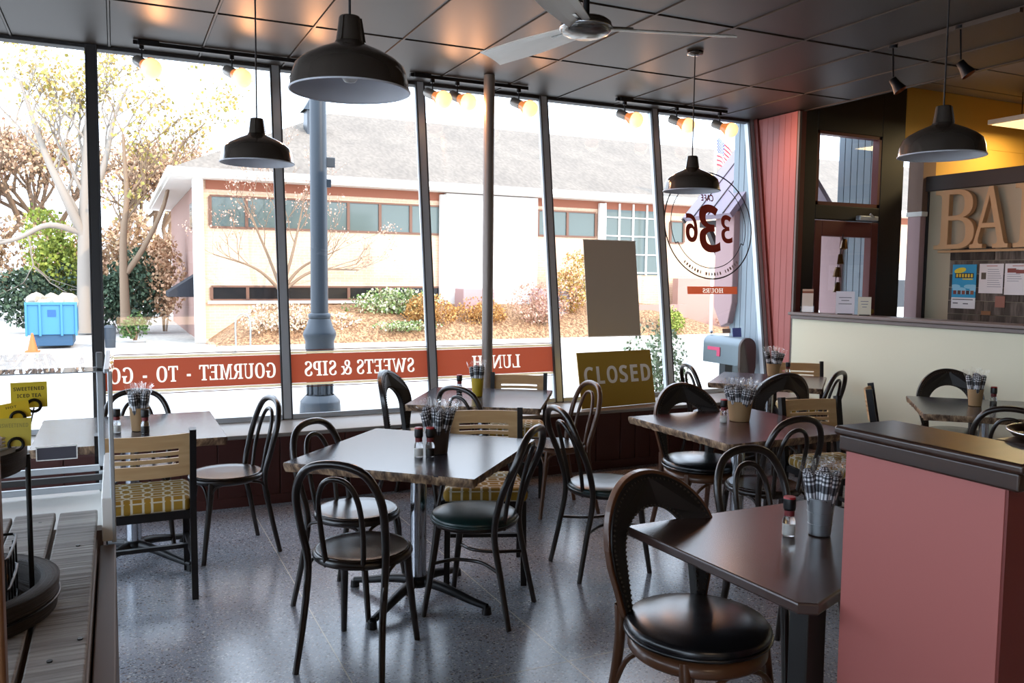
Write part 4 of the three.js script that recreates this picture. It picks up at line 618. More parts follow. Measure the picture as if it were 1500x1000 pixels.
// ---------------------------------------------------------------- lamps and fan
const pend = (() => {
  const t = thing('pendant_lamp', 'large black warehouse pendant lamp nearest to us, upper left', 'pendant lamp', [0.746, 2.23, -2.891], 0.3);
  t.userData.group = 'black warehouse pendant lamps';
  part(t, 'shade', lathe([[0.205, 0], [0.203, 0.006], [0.196, 0.05], [0.185, 0.082], [0.16, 0.105], [0.12, 0.128], [0.07, 0.15], [0.052, 0.158], [0.05, 0.165]], 64), M.shade);
  part(t, 'shade_lining', lathe([[0.048, 0.156], [0.068, 0.145], [0.118, 0.123], [0.157, 0.1], [0.181, 0.079], [0.192, 0.049], [0.2, 0.005], [0.205, 0]], 64), M.shadeIn);
  part(t, 'rim', at(new THREE.TorusGeometry(0.204, 0.0035, 8, 64), 0, 0.001, 0, Math.PI / 2), M.shadeIn);
  part(t, 'socket_neck', lathe([[0.052, 0.156], [0.048, 0.165], [0.037, 0.245], [0.034, 0.25], [0, 0.252]], 28), M.shade);
  for (let k = 0; k < 3; k++) part(t, 'neck_rib', bar([Math.cos(k * 2.1 + 0.6) * 0.05, 0.165, Math.sin(k * 2.1 + 0.6) * 0.05], [Math.cos(k * 2.1 + 0.6) * 0.037, 0.245, Math.sin(k * 2.1 + 0.6) * 0.037], 0.006, 0.006), M.shade);
  part(t, 'cord', cyl(0.0045, 0.0045, CEIL - 2.23 - 0.25, 0, (CEIL - 2.23 + 0.25) / 2, 0, 8), M.cord);
  part(t, 'ceiling_cup', lathe([[0, 0.985], [0.06, 0.985], [0.055, 0.965], [0.02, 0.955], [0, 0.955]], 24), M.shade);
  part(t, 'bulb', lathe([[0, 0.028], [0.018, 0.031], [0.03, 0.045], [0.032, 0.06], [0.025, 0.085], [0.014, 0.11], [0.013, 0.15]], 20), M.bulbGlass);
  return t;
})();
for (const [x, z, l] of [[0.747, -4.981, 'black warehouse pendant lamp beside the second mullion, over the window table'], [3.784, -4.966, 'black warehouse pendant lamp in front of the round window emblem'], [3.8, -2.949, 'black warehouse pendant lamp in front of the door and the bakery wall, right']]) dup(pend, l, [x, 2.23, z], x);
{ // three bladed ceiling fan, at rest
  const t = thing('ceiling_fan', 'white three bladed ceiling fan with a chrome hub', 'ceiling fan', [2.06, 2.78, -3.55], 0);
  part(t, 'motor', lathe([[0, -0.04], [0.06, -0.038], [0.11, -0.02], [0.125, 0], [0.12, 0.03], [0.1, 0.045], [0.05, 0.06], [0, 0.062]], 40), M.fanBody);
  part(t, 'motor_ring', at(new THREE.TorusGeometry(0.122, 0.008, 8, 40), 0, 0.005, 0, Math.PI / 2), M.chrome);
  part(t, 'downrod', cyl(0.016, 0.016, 0.36, 0, 0.24, 0, 14), M.blackMetal);
  part(t, 'canopy', lathe([[0, 0.435], [0.07, 0.435], [0.065, 0.4], [0.03, 0.37], [0.016, 0.36]], 24), M.blackMetal);
  for (const a of [Math.atan2(-0.75, -0.2), Math.atan2(0.2, 0.66), Math.atan2(0.67, -0.7)]) {
    const g = metric(new THREE.BoxGeometry(0.62, 0.008, 0.13, 12, 1, 4)), p = g.attributes.position; for (let i = 0; i < p.count; i++) { const x = p.getX(i) + 0.42, z = p.getZ(i); p.setXYZ(i, x, p.getY(i) - z * z * 1.6 + 0.01, z * (0.7 + 0.42 * Math.min(1, x / 0.4))); } g.computeVertexNormals();
    const b = part(t, 'blade', at(at(g, 0, 0, 0, 0.28), 0, 0, 0, 0, -a), M.blade); part(b, 'blade_arm', at(rbox(0.16, 0.012, 0.035, 0.15, 0.012, 0, 0.004), 0, 0, 0, 0, -a), M.fanBody); 
  }
}
// three ceiling tracks along the window, each with small reflector lamps that are on
const tracks = [[0.15, 1.31, [0.205, 0.808, 1.29], 'left'], [2.17, 3.22, [2.36, 2.576, 3.137], 'middle'], [4.11, 5.36, [4.201, 4.775, 5.279], 'right']];
const lampWords = { 0.205: 'small lit track lamp beside the first mullion, leftmost on its track', 0.808: 'small lit track lamp in the middle of the left ceiling track', 1.29: 'small lit track lamp half hidden behind the nearest black pendant shade', 2.36: 'small lit track lamp behind the right edge of the nearest black pendant', 2.576: 'small lit track lamp just left of the black column', 3.137: 'small lit track lamp just right of the black column', 4.201: 'small lit track lamp left of the fifth mullion, first on the right track', 4.775: 'small lit track lamp in the middle of the right ceiling track', 5.279: 'small lit track lamp nearest the red beadboard wall' };
for (const [x0, x1, L, w] of tracks) {
  const tr = thing('lamp_track', 'slim dark ceiling track for reflector lamps, the ' + w + ' one of three', 'track', [0, 0, 0]); part(tr, 'rail', rbox(x1 - x0, 0.03, 0.036, (x0 + x1) / 2, CEIL - 0.014, -6.52, 0.004), M.blackMetal); part(tr, 'feed', rbox(0.14, 0.04, 0.06, x0 + 0.1, CEIL - 0.012, -6.52, 0.006), M.blackMetal);
  for (const x of L) {
    const t = thing('track_lamp', lampWords[x], 'track lamp', [x, CEIL - 0.03, -6.52]); t.userData.group = 'lit lamps on the ceiling tracks';
    const dir = V(0.45, -0.42, 0.8).normalize(), q = new THREE.Quaternion().setFromUnitVectors(V(0, 1, 0), dir), c = V(0.0, -0.12, 0.0), put = (g) => { g.scale(1.55, 1.55, 1.55); g.applyQuaternion(q); g.translate(c.x, c.y, c.z); return g; };
    part(t, 'stem', rod([0, 0.005, 0], [0, -0.1, 0], 0.0055), M.blackMetal); part(t, 'swivel', rbox(0.03, 0.03, 0.03, 0, -0.012, 0, 0.005), M.blackMetal);
    part(t, 'can', put(lathe([[0, -0.05], [0.022, -0.048], [0.025, -0.04], [0.025, 0.01], [0.02, 0.02]], 20)), M.canSilver);
    part(t, 'neck_glow', put(lathe([[0.02, 0.01], [0.026, 0.03], [0.04, 0.058], [0.044, 0.066]], 24)), M.neckGlow);  // lamplight on the neck is put into its colour as an orange glow
    part(t, 'bulb', put(lathe([[0.04, 0.062], [0.046, 0.078], [0.044, 0.096], [0.034, 0.112], [0.018, 0.12], [0, 0.122]], 24)), M.bulbLit);
    const l = new THREE.SpotLight(0xffb074, TRACK, 0, 1.4, 0.5, 2); l.name = 'track_light'; l.castShadow = true; l.shadow.radius = 2; l.position.copy(c).addScaledVector(dir, 0.21); l.target.position.copy(c).addScaledVector(dir, 1.2); t.add(l, l.target);
  }
}
for (const [x, z, l] of [[4.884, -4.21, 'small unlit copper spotlight on the dark ceiling left of the far right pendant cord'], [4.881, -3.698, 'small unlit copper spotlight on the dark ceiling right of the far right pendant cord']]) { const t = thing('spotlight', l, 'spotlight', [x, CEIL, z]); part(t, 'stem', rod([0, 0, 0], [-0.02, -0.22, 0.03], 0.006), M.blackMetal); part(t, 'mount', cyl(0.03, 0.03, 0.02, 0, -0.01, 0, 16), M.blackMetal); part(t, 'can', at(lathe([[0, 0.05], [0.025, 0.045], [0.03, 0], [0.045, -0.05], [0.045, -0.055]], 20), 0, -0.27, 0.04, -0.5, 0, 0.3), M.blackMetal); part(t, 'reflector', at(lathe([[0.012, 0.03], [0.03, -0.02], [0.044, -0.054]], 20), 0.0, -0.27, 0.04, -0.5, 0, 0.3), M.copper); }
{ const t = thing('lamp_track', 'short brown ceiling track beside the far right pendant cord', 'track', [0, 0, 0]); part(t, 'rail', span(4.865, 4.895, CEIL - 0.025, CEIL, -4.15, -3.3), M.tbar); }
// warm ceiling panels: the bakery room's, and an added fill panel out of view behind the camera
function panelLamp(label, x, y, z, w, d, color, power) {
  const t = thing('ceiling_panel_lamp', label, 'ceiling light', [x, y, z]);
  part(t, 'frame', rbox(w + 0.06, 0.05, d + 0.06, 0, -0.02, 0, 0.005), M.white); if (y < 3.5 && x > 6) for (const q of [-1, 1]) part(t, 'hanger', rod([0, 0, q * d * 0.4], [0, 3.6 - y, q * d * 0.4], 0.004), M.wire);
  part(t, 'diffuser', span(-w / 2, w / 2, -0.052, -0.046, -d / 2, d / 2), std(0xffffff, 0.6, { emissive: color, emissiveIntensity: 0.8 }));
  const l = new THREE.RectAreaLight(color, power, w, d); l.name = 'panel_light'; l.position.set(0, -0.06, 0); l.rotation.x = -Math.PI / 2; t.add(l);
}
panelLamp('glowing warm hanging panel lamp at the right edge, above the bakery wall', 8.72, 3.3, -5.35, 0.6, 1.2, 0xffe2a8, LAMP_PANEL);
panelLamp('added fill light panel out of view behind the camera', 0.6, CEIL, 1.6, 1.2, 0.6, 0xffd9b0, BACK_FILL);

// ---------------------------------------------------------------- on the shop glass
const lean = (o, x, y, off) => { o.position.set(x, y, glassZ(y) + off); o.rotation.x = -GL; return o; };
{
  const font = '600 100px serif', panes = [[-0.09, 1.13, 'GOURMET  -  TO  -  GO', 1.097, -0.06, 'GOURMET - TO - GO'], [1.195, 2.32, 'SWEETS & SIPS', 2.205, 1.305, 'SWEETS & SIPS'], [2.38, 3.49, 'LUNCH', 3.172, 2.715, 'LUNCH']];
  for (const [x0, x1, text, xr, xl, say] of panes) {
    const W = 1400, H = 280, k = W / (x1 - x0), tx = canvasTex(W, H, (g) => { g.fillStyle = '#98422a'; g.fillRect(0, 0, W, H); g.translate(W, 0); g.scale(-1, 1); g.fillStyle = '#fff4de'; g.font = font; g.textBaseline = 'middle'; const w = g.measureText(text).width, want = (xr - xl) * k; g.translate((x1 - xr) * k, H * 0.53); g.scale(want / w, 2.0); g.fillText(text, 0, 0); });
    const y = 0.877, o = thing('window_lettering', 'rust red band across the window reading ' + say + ' backwards', 'window sign'); lean(o, (x0 + x1) / 2, y, 0.004);
    part(o, 'band', new THREE.PlaneGeometry(x1 - x0, 0.222), phys(0xffffff, 1.0, { map: tx, transmission: 0.6, thickness: 0, side: THREE.DoubleSide }));
    for (const yy of [0.142, -0.142]) part(o, 'pinstripe', at(new THREE.BoxGeometry(x1 - x0, 0.006, 0.0015), 0, yy, 0), std(0x8a4a2e, 0.6));
    for (const yy of [0.122, -0.122]) part(o, 'cream_stripe', at(new THREE.BoxGeometry(x1 - x0, 0.018, 0.0015), 0, yy, 0), phys(0xf0e4cc, 1.0, { transmission: 0.6, thickness: 0 }));
  }
}
const loader = new FontLoader();
const sansBold = await loader.loadAsync('fonts/droid/droid_sans_bold.typeface.json');
const serif = await loader.loadAsync('fonts/droid/droid_serif_regular.typeface.json');
function glyph(font, text, w, h, depth, bevel = 0) { const g = new TextGeometry(text, { font, size: 1, depth, curveSegments: 8, bevelEnabled: bevel > 0, bevelSize: bevel, bevelThickness: bevel, bevelSegments: 1 }); g.computeBoundingBox(); const b = g.boundingBox; g.translate(-(b.min.x + b.max.x) / 2, -(b.min.y + b.max.y) / 2, 0); g.scale(w / (b.max.x - b.min.x), h / (b.max.y - b.min.y), 1); return g; }
function mirrored(g) { const o = plain(g); o.scale(-1, 1, 1); const p = o.attributes.position.array, n = o.attributes.normal.array; for (let i = 0; i < p.length; i += 9) for (let k = 0; k < 3; k++) { [p[i + k], p[i + 3 + k]] = [p[i + 3 + k], p[i + k]]; [n[i + k], n[i + 3 + k]] = [n[i + 3 + k], n[i + k]]; } return o; }
{
  const o = thing('window_emblem', 'round black ring emblem on the window with rust red 336 backwards', 'window sign'); lean(o, 5.315, 2.125, 0.004); const ink = std(0x241f1f, 0.6), rust = std(0x8c3020, 0.6);
  const ring = (r, w, a0 = 0, al = Math.PI * 2) => { const s = new THREE.Shape(); s.absarc(0, 0, r + w, a0, a0 + al); s.absarc(0, 0, r, a0 + al, a0, true); return extrude(s, 0.001, 0, 64); };
  part(o, 'outer_ring', ring(0.525, 0.013), ink);
  part(o, 'inner_ring', ring(0.452, 0.008, -0.42 + Math.PI * 0.0, 1.35), ink); part(o, 'inner_ring', ring(0.452, 0.008, 1.2, Math.PI + 0.42 - 1.2), ink); part(o, 'inner_ring', ring(0.42, 0.008, Math.PI + 0.42, Math.PI - 0.84), ink);
  for (const [a] of [[-0.42], [Math.PI + 0.42]]) part(o, 'notch', bar([Math.cos(a) * 0.42, Math.sin(a) * 0.42, 0.0005], [Math.cos(a) * 0.46, Math.sin(a) * 0.46, 0.0005], 0.008, 0.001), ink);
  part(o, 'digit', at(mirrored(glyph(sansBold, '3', 0.25, 0.48, 0.001)), 0.0, -0.03, 0), rust); part(o, 'digit', at(mirrored(glyph(sansBold, '3', 0.135, 0.285, 0.001)), 0.215, -0.03, 0), rust); part(o, 'digit', at(mirrored(glyph(sansBold, '6', 0.145, 0.285, 0.001)), -0.215, -0.03, 0), rust);
  part(o, 'word', at(mirrored(glyph(sansBold, 'CAFE', 0.15, 0.065, 0.001)), 0.0, 0.275, 0), rust);
  for (let i = 0; i < 21; i++) { const a = Math.PI * 1.5 + (i - 10) * 0.072, g = glyph(sansBold, 'SIMUHOERTANCLIESGDNUHR'[i], 0.02, 0.034, 0.001); if (i === 7 || i === 14) continue; void g; part(o, 'small_mark', at(new THREE.BoxGeometry(0.012 + (i % 3) * 0.004, 0.03, 0.001), Math.cos(a) * 0.485, Math.sin(a) * 0.485, 0, 0, 0, a - Math.PI / 2), std(0x8a7c74, 0.7)); }
  const h = thing('hours_banner', 'small rust red banner reading HOURS backwards under the round emblem', 'window sign'); lean(h, 5.31, 1.487, 0.004);
  const tx = canvasTex(640, 90, (g, W, H) => { g.fillStyle = '#b04a2a'; g.fillRect(0, 0, W, H); g.translate(W, 0); g.scale(-1, 1); g.fillStyle = '#f6ead4'; g.font = '700 74px serif'; g.textBaseline = 'middle'; g.textAlign = 'center'; g.fillText('HOURS', W / 2 - 5, H * 0.54); });
  part(h, 'banner', new THREE.PlaneGeometry(0.61, 0.075), phys(0xffffff, 1.0, { map: tx, transmission: 0.6, thickness: 0, side: THREE.DoubleSide }));
  const a = solo('sticker', 'small grey sticker low on the window pane by the mailbox', 'sticker', new THREE.BoxGeometry(0.1, 0.045, 0.001), std(0x9a8c88, 0.6)); lean(a, 5.45, 1.088, 0.004);
  const b = solo('sticker', 'blue sticker low on the window pane above the mailbox', 'sticker', new THREE.BoxGeometry(0.11, 0.09, 0.001), std(0x5a72c4, 0.6)); lean(b, 5.58, 1.07, 0.004);
}
{ // back of a poster on the glass, and the yellow sign on the sill
  const g = new THREE.Group(); void g; const o = thing('window_poster', 'plain grey back of a large board fixed to the window', 'poster'); lean(o, 4.145, 1.505, 0.014); part(o, 'board', rbox(0.565, 0.885, 0.008, 0, 0, 0, 0.002), M.board); part(o, 'edge', merge([rbox(0.575, 0.008, 0.012, 0, 0.444, 0, 0.001), rbox(0.575, 0.008, 0.012, 0, -0.444, 0, 0.001)]), M.white);
  const c = thing('closed_sign', 'mustard yellow sign on the sill reading CLOSED', 'sign', [3.905, 0.5, -6.045]); c.rotation.set(-0.2, 0.1, 0, 'YXZ');
  part(c, 'board', rbox(0.8, 0.475, 0.012, 0, 0.2375, 0, 0.002), std(0xa8842a, 0.65));
  'CLOSED'.split('').forEach((ch, i) => part(c, 'letter', at(glyph(sansBold, ch, [0.096, 0.08, 0.112, 0.09, 0.08, 0.104][i], 0.15, 0.002), -0.3 + i * 0.124 + [0, 0, 0, 0, -0.005, 0][i], 0.275, 0.007), std(0xf4ecdf, 0.7)));
}
// ---------------------------------------------------------------- bakery wall and half wall
{
  const L = [['B', -5.785, 0.45, 'big tan wooden letter B on the bakery wall'], ['A', -5.405, 0.4, 'big tan wooden letter A on the bakery wall'], ['K', -4.93, 0.46, 'big tan wooden letter K on the bakery wall, cut by the frame']];
  for (const [ch, z, w, l] of L) { const g = glyph(serif, ch, w, 0.6, 0.05, 0.006); const o = solo('wall_letter', l, 'letter', at(g, 7.74, 2.225, z, 0, -Math.PI / 2), M.letter); o.userData.group = 'wooden letters on the bakery wall'; }
  const s = solo('letter_ledge', 'thin tan ledge under the big wooden letters', 'ledge', rbox(0.06, 0.025, 3.6, 7.77, 1.905, -4.2, 0.004), M.letter); void s;
  const px = 7.772, sheet = (name, label, z0, z1, y0, y1, m) => { const o = solo(name, label, 'poster', new THREE.BoxGeometry(z1 - z0, y1 - y0, 0.003), m); o.position.set(px, (y0 + y1) / 2, (z0 + z1) / 2); o.rotation.y = -Math.PI / 2; return o; };
  const blue = canvasTex(280, 460, (g, W, H) => { g.fillStyle = '#2f9fd0'; g.fillRect(0, 0, W, H * 0.75); g.fillStyle = '#8fd0ec'; for (let i = 0; i < 9; i++) { g.beginPath(); g.ellipse(40 + (i * 67) % 240, 230 + (i % 3) * 30, 60, 22, 0, 0, 7); g.fill(); } g.fillStyle = '#e6d23a'; g.beginPath(); g.ellipse(90, 62, 70, 28, -0.2, 0, 7); g.fill(); g.fillStyle = '#1d2a3a'; g.fillRect(34, 90, 216, 52); g.fillStyle = '#e6c83a'; for (let i = 0; i < 6; i++) g.fillRect(46 + i * 34, 98, 22, 36); g.fillStyle = '#e6d23a'; g.fillRect(120, 146, 120, 12); for (let i = 0; i < 5; i++) { g.fillStyle = ['#7a3a34', '#5a4038', '#8a4a3c', '#3c2c34', '#8c5a44'][i]; g.fillRect(20 + i * 50, 272, 38, 40); } g.fillStyle = '#e8eef2'; g.fillRect(0, H * 0.75, W, H * 0.25); g.fillStyle = '#4a545c'; g.fillRect(14, 362, 240, 8); g.fillRect(20, 400, 60, 10); g.fillRect(140, 404, 60, 10); });
  sheet('event_poster', 'blue event poster with yellow lettering on the weathered boards', -5.835, -5.57, 1.325, 1.77, std(0xffffff, 0.6, { map: blue }));
  const page = (rows, pic, c) => canvasTex(200, 220, (g, W, H) => { g.fillStyle = '#e4e2e4'; g.fillRect(0, 0, W, H); g.fillStyle = '#a9abb4'; for (let i = 0; i < rows; i++) g.fillRect(pic === 0 ? 70 : 20, 40 + i * 16, 90 + (i * 37) % 30, 5); g.fillStyle = c; if (pic === 0) g.fillRect(18, 66, 40, 50); else { g.fillRect(20, 34, 70, 30); g.fillRect(90, 44, 90, 26); } g.fillStyle = '#b06a64'; g.fillRect(60, 14, 90, 5); });
  sheet('notice_sheet', 'white notice sheet with a small photo beside the blue poster', -5.54, -5.29, 1.485, 1.775, std(0xffffff, 0.7, { map: page(9, 0, '#5c5448') }));
  sheet('notice_sheet', 'white notice sheet with red pictures at the right edge', -5.275, -5.03, 1.475, 1.775, std(0xffffff, 0.7, { map: page(6, 1, '#8a4a44') }));
  sheet('small_card', 'small red and white card low on the weathered boards', -5.36, -5.26, 1.35, 1.46, std(0x9a6a5c, 0.7));
  sheet('small_card', 'small faded orange sticker low on the weathered boards', -5.5, -5.4, 1.27, 1.31, std(0x8a6240, 0.7));
  const card = (label, z, x, w, h, mat, lines) => { const t = thing('table_card', label, 'card', [x, 1.2875, z], -0.75); part(t, 'sheet', at(new THREE.BoxGeometry(w, h, 0.002), 0, h / 2, 0, -0.08), std(0xffffff, 0.7, { map: canvasTex(120, 160, (g, W, H) => { g.fillStyle = mat; g.fillRect(0, 0, W, H); g.fillStyle = '#8a8c98'; for (const [a, b, c] of lines) g.fillRect(a, b, c, 6); }) })); part(t, 'foot', rbox(w * 0.8, 0.008, 0.05, 0, 0.004, 0, 0.002), M.capBlack); };
  card('white printed card standing on the half wall before the door', -5.6, 6.03, 0.16, 0.21, '#e6e6f0', [[20, 40, 80], [35, 60, 50], [18, 84, 84]]);
  card('cream printed card standing on the half wall, right of the white card', -5.38, 6.03, 0.11, 0.165, '#e4e0cc', [[24, 36, 70], [30, 60, 60], [40, 84, 40]]);
  const bk = thing('booklet_holder', 'clear holder with leaning booklets at the left end of the half wall', 'holder', [6.02, 1.2875, -6.05], -0.8); part(bk, 'holder', merge([span(-0.06, 0.06, 0, 0.004, -0.03, 0.05), at(span(-0.06, 0.06, 0, 0.2, -0.002, 0.002), 0, 0, -0.03, -0.15), span(-0.06, 0.06, 0, 0.06, 0.048, 0.051)]), M.jar); for (let i = 0; i < 3; i++) part(bk, 'booklet', at(span(-0.05, 0.05, 0, 0.22 - i * 0.02, -0.002, 0.002), 0, 0.005, -0.012 + i * 0.012, -0.16), std([0xb7a08c, 0x7c4a34, 0xcfc8bc][i], 0.7));
  // string of bells on the door glass
  const bl = thing('bell_string', 'string of brass cowbells hanging inside the street door', 'bells', [6.5, 1.66, -6.19]); part(bl, 'cord', sweep([[0.1, 0.4, 0], [0.06, 0.2, 0.01], [0.02, 0, 0.01], [0, -0.18, 0.01]], 0.004, 20, 6), M.cord);
  [[0.09, 0.3], [0.05, 0.15], [0.015, 0.02], [0.02, -0.13]].forEach(([x, y], i) => part(bl, 'bell', at(lathe([[0, 0.05], [0.022, 0.048], [0.028, 0.03], [0.04, -0.045], [0.043, -0.05], [0.036, -0.045], [0.02, 0.04], [0, 0.042]], 4), x, y, 0.025, 0, 0.4 + i, (i - 1.5) * 0.12), std(0x6a4a26, 0.35, { metalness: 0.8 })));
}
{ // dark tray with a steel rim on the pony wall
  const t = thing('serving_tray', 'dark round tray with steel rim at the right edge on the pony wall', 'tray', [2.055, 1.2205, -1.215]);
  part(t, 'tray', lathe([[0, 0.0], [0.1, 0.0], [0.115, 0.006], [0.128, 0.02], [0.124, 0.02], [0.11, 0.009], [0, 0.005]], 44), std(0x2e1e14, 0.35, { metalness: 0.2 })); part(t, 'rim', at(new THREE.TorusGeometry(0.127, 0.003, 8, 48), 0, 0.02, 0, Math.PI / 2), M.chrome);
  const R = rng(19); for (let i = 0; i < 16; i++) { const a = R() * 6.3, d = R() * 0.085, c = solo('wrapped_candy', 'small wrapped candy lying in the dark tray', 'candy', merge([at(new THREE.SphereGeometry(0.01, 8, 6), 0, 0, 0), at(new THREE.ConeGeometry(0.008, 0.014, 6), 0.014, 0, 0, 0, 0, Math.PI / 2), at(new THREE.ConeGeometry(0.008, 0.014, 6), -0.014, 0, 0, 0, 0, -Math.PI / 2)]), std([0x5a2420, 0x7a5a2a, 0x3a2a30, 0x8a7a60][i % 4], 0.35), 'wrapped candies in the dark tray'); c.position.set(2.055 + Math.cos(a) * d, 1.237, -1.215 + Math.sin(a) * d); c.rotation.y = R() * 6; }
}
// ---------------------------------------------------------------- left foreground: plank counter, glass case, tiered stand
{
  const c = thing('plank_counter', 'weathered grey plank counter at the left edge', 'counter', [0, 0, 0]);
  [[-0.158, -0.062], [-0.268, -0.168], [-0.4, -0.274], [-0.52, -0.406]].forEach(([a, b], i) => part(c, 'plank', rbox(b - a, 0.028, 1.75, (a + b) / 2, 0.906 + (i % 2) * 0.003, -1.77, 0.005), M.raw));
  part(c, 'side_panel', rbox(0.04, 0.862, 1.5, -0.036, 0.431, -1.73, 0.004), M.panelTan); part(c, 'inner_panel', rbox(0.02, 0.88, 1.5, -0.07, 0.44, -1.73, 0.004), M.panelTan); part(c, 'carcass', span(-0.56, -0.1, 0, 0.885, -2.6, -0.95), M.panelTan);
  for (const [x, z] of [[-0.075, -1.7], [-0.1, -2.3], [-0.12, -1.62], [-0.2, -2.55]]) part(c, 'nail_head', cyl(0.005, 0.005, 0.003, x, 0.9215, z, 10), M.wire);
  const k = thing('display_case', 'glass display case with aluminium frame beyond the plank counter', 'display case', [0, 0, 0]), A = M.alu;
  part(k, 'base', span(-1.0, -0.05, 0, 0.85, -3.12, -2.68), M.panelTan); part(k, 'shelf', span(-1.0, -0.05, 0.85, 0.865, -3.12, -2.67), M.white); part(k, 'kick_panel', rbox(0.03, 0.12, 0.64, -0.034, 0.93, -2.8, 0.004), M.white);
  for (const [x, z, w] of [[-0.055, -3.1, 0.02], [-0.02, -2.49, 0.012], [-0.985, -3.1, 0.02]]) part(k, 'post', rbox(w, 0.47, 0.02, x, 1.1, z, 0.003), A);
  part(k, 'top_rail', rbox(0.96, 0.018, 0.02, -0.52, 1.277, -3.1, 0.003), A); part(k, 'top_rail', rbox(0.014, 0.012, 0.62, -0.028, 1.335, -2.8, 0.003), A);
  for (const y of [0.945, 0.915, 0.885]) part(k, 'bottom_rail', rbox(0.96, 0.02, 0.02, -0.52, y, -3.1 + (0.945 - y) * 0.3, 0.003), y === 0.915 ? M.aluDark : A);
  part(k, 'glass', at(metric(new THREE.PlaneGeometry(0.93, 0.33)), -0.52, 1.11, -3.1), M.glass); part(k, 'glass', at(metric(new THREE.PlaneGeometry(0.98, 0.6)), -0.5, 1.335, -2.8, -Math.PI / 2), M.glass); part(k, 'glass', at(metric(new THREE.PlaneGeometry(0.58, 0.33)), -0.022, 1.15, -2.8, 0, Math.PI / 2), M.glass);
  const lb = part(k, 'label_holder', merge([span(-0.247, -0.127, 1.028, 1.031, -3.085, -3.08), span(-0.247, -0.127, 0.985, 0.988, -3.085, -3.08), span(-0.247, -0.244, 0.985, 1.031, -3.085, -3.08), span(-0.13, -0.127, 0.985, 1.031, -3.085, -3.08)]), M.white); part(lb, 'label_plate', span(-0.244, -0.13, 0.988, 1.028, -3.086, -3.083), std(0x3c3a44, 0.5));
  // tiered stand made of barrel ends
  const t = thing('tiered_stand', 'two tier stand of dark barrel ends on the plank counter', 'stand', [-0.335, 0.9225, -1.9]);
  const tub = (y, r, h, w, m, n) => { const g = part(t, n, lathe([[0, y], [r - 0.02, y], [r, y + 0.004], [r + 0.006, y + h], [r - w, y + h], [r - w - 0.004, y + 0.016], [0, y + 0.014]], 56), m); return g; };
  tub(0.0, 0.212, 0.062, 0.028, M.rawDark, 'lower_tray'); tub(0.29, 0.158, 0.05, 0.014, M.galv, 'upper_tray');
  part(t, 'hoop', at(new THREE.TorusGeometry(0.217, 0.003, 6, 56), 0, 0.03, 0, Math.PI / 2), M.wire); part(t, 'upper_band', lathe([[0.161, 0.288], [0.166, 0.292], [0.168, 0.328], [0.163, 0.332]], 56), M.rawDark);
  for (const a of [0.0, 2.1, 4.2]) part(t, 'rod', cyl(0.005, 0.005, 0.29, Math.cos(a) * 0.168, 0.17, Math.sin(a) * 0.168, 10), M.wire);
  const b = thing('wire_basket', 'black wire basket on the lower tier of the stand', 'basket', [-0.29, 0.9385, -1.88]);
  for (const y of [0.004, 0.06, 0.12]) part(b, 'hoop', sweep([[-0.1, y, -0.09], [0.09, y, -0.09], [0.09, y, 0.09], [-0.1, y, 0.09]], 0.0028, 40, 6, true, 0.1), M.wire);
  for (let i = 0; i < 5; i++) for (const z of [-0.09, 0.09]) part(b, 'wire', rod([-0.1 + i * 0.0475, 0.004, z], [-0.1 + i * 0.0475, 0.12, z], 0.002), M.wire); for (let i = 1; i < 4; i++) part(b, 'wire', rod([0.09, 0.004, -0.09 + i * 0.045], [0.09, 0.12, -0.09 + i * 0.045], 0.002), M.wire);
  const bag = (label, x, y, z, c, s, ry) => { const g = new THREE.SphereGeometry(1, 20, 14), p = g.attributes.position, R = rng(s); for (let i = 0; i < p.count; i++) { const px = p.getX(i), py = p.getY(i), pz = p.getZ(i), w = 1 - 0.55 * Math.abs(py); const j = 1 + Math.sin(px * 9 + s) * 0.06 + Math.sin(pz * 11 + py * 7) * 0.06; p.setXYZ(i, Math.sign(px) * Math.pow(Math.abs(px), 0.7) * 0.062 * j, py * 0.072, pz * 0.03 * w * j * 1.6); } void R; g.computeVertexNormals(); const t2 = thing('snack_bag', label, 'bag', [x, y, z], ry); part(t2, 'bag', g, std(c, 0.3)); part(t2, 'seal', rbox(0.1, 0.014, 0.003, 0, 0.074, 0, 0.001), std(c, 0.35)); };
  bag('shiny brown snack bag in the wire basket, nearest', -0.26, 1.018, -1.835, 0x6a4a2a, 3, 0.5); bag('dark snack bag behind the brown one in the wire basket', -0.28, 1.022, -1.9, 0x2a2224, 5, -0.2);
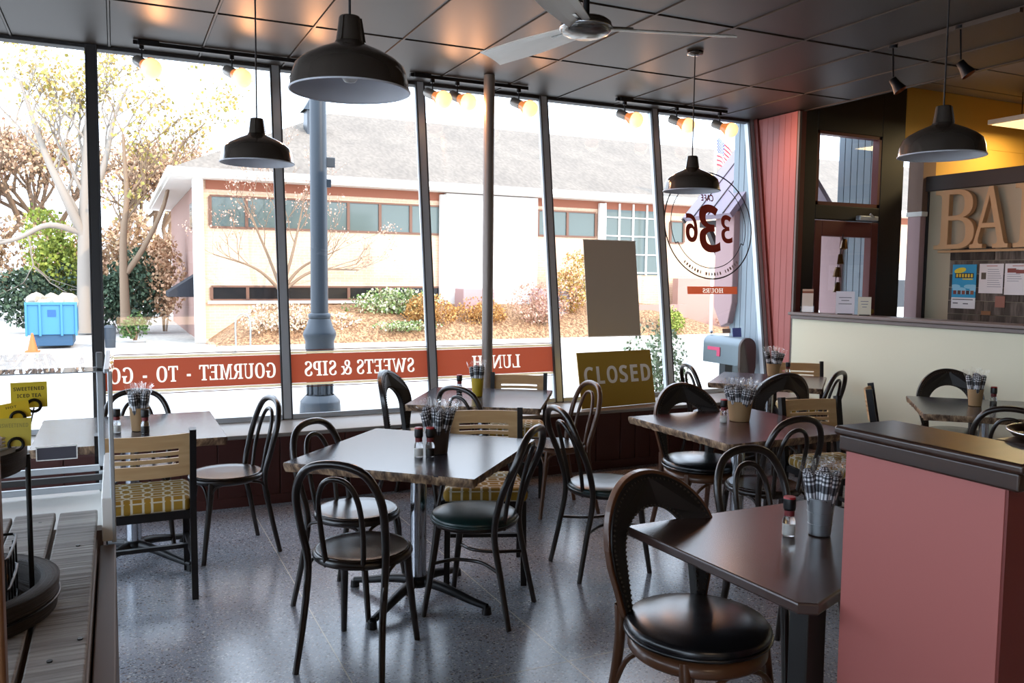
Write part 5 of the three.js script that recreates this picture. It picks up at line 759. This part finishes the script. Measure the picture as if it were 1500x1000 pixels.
  // yellow name cards on clips
  const cardY = (label, lines, x, y, z, w, h, c, ink, rz) => { const q = thing('name_card', label, 'card', [x, y, z], 0.12); q.rotation.z = rz; part(q, 'card', new THREE.BoxGeometry(w, h, 0.0015), std(0xffffff, 0.7, { map: canvasTex(256, 200, (g, W, H) => { g.fillStyle = c; g.fillRect(0, 0, W, H); g.fillStyle = ink; g.font = '600 40px sans-serif'; g.textAlign = 'center'; lines.forEach((l, i) => g.fillText(l, W / 2, 64 + i * 54, 220)); }) })); const cl = part(q, 'clip', at(new THREE.TorusGeometry(0.012, 0.003, 6, 20), w * 0.12, -h * 0.42, 0.004), M.wire); part(cl, 'clip_wire', rod([w * 0.12, -h * 0.5, 0.003], [w * 0.12 - 0.01, -h - 0.02, 0.003], 0.0015), M.wire); };
  cardY('yellow card reading SWEETENED ICED TEA', ['SWEETENED', 'ICED TEA'], -0.163, 1.352, -1.93, 0.064, 0.052, '#d8c232', '#3a3218', 0);
  cardY('yellow card reading HOT tilted in front of the sweetened tea card', ['HOT'], -0.19, 1.326, -1.89, 0.062, 0.034, '#dcbc24', '#6a5a18', 0.16);
  cardY('faded yellow card lowest of the three tea cards', ['UNSWEETENED', ''], -0.188, 1.291, -1.85, 0.066, 0.055, '#cdbd50', '#a0944a', -0.04);
  const cs = thing('cup_stack', 'stack of white ribbed cups in the upper tier at the left edge', 'cups', [-0.222, 1.222, -1.86]); for (let i = 0; i < 9; i++) part(cs, 'cup', lathe([[0.018, 0], [0.026, 0.001], [0.027, 0.0045], [0.018, 0.006]], 24), M.white).position.y = 0.002 + i * 0.0068;
  const dw = thing('wooden_post', 'slim brown wooden post at the left edge, nearest to us', 'post', [-0.148, 0.9225, -1.2]); part(dw, 'shaft', rbox(0.024, 0.46, 0.03, 0, 0.23, 0, 0.005), M.dowel); part(dw, 'cap', rbox(0.028, 0.014, 0.034, 0, 0.465, 0, 0.004), M.dowel);
}
//TAIL
scene.traverse((o) => { if (o.isMesh) { o.castShadow = true; o.receiveShadow = true; } });
renderer.render(scene, camera);
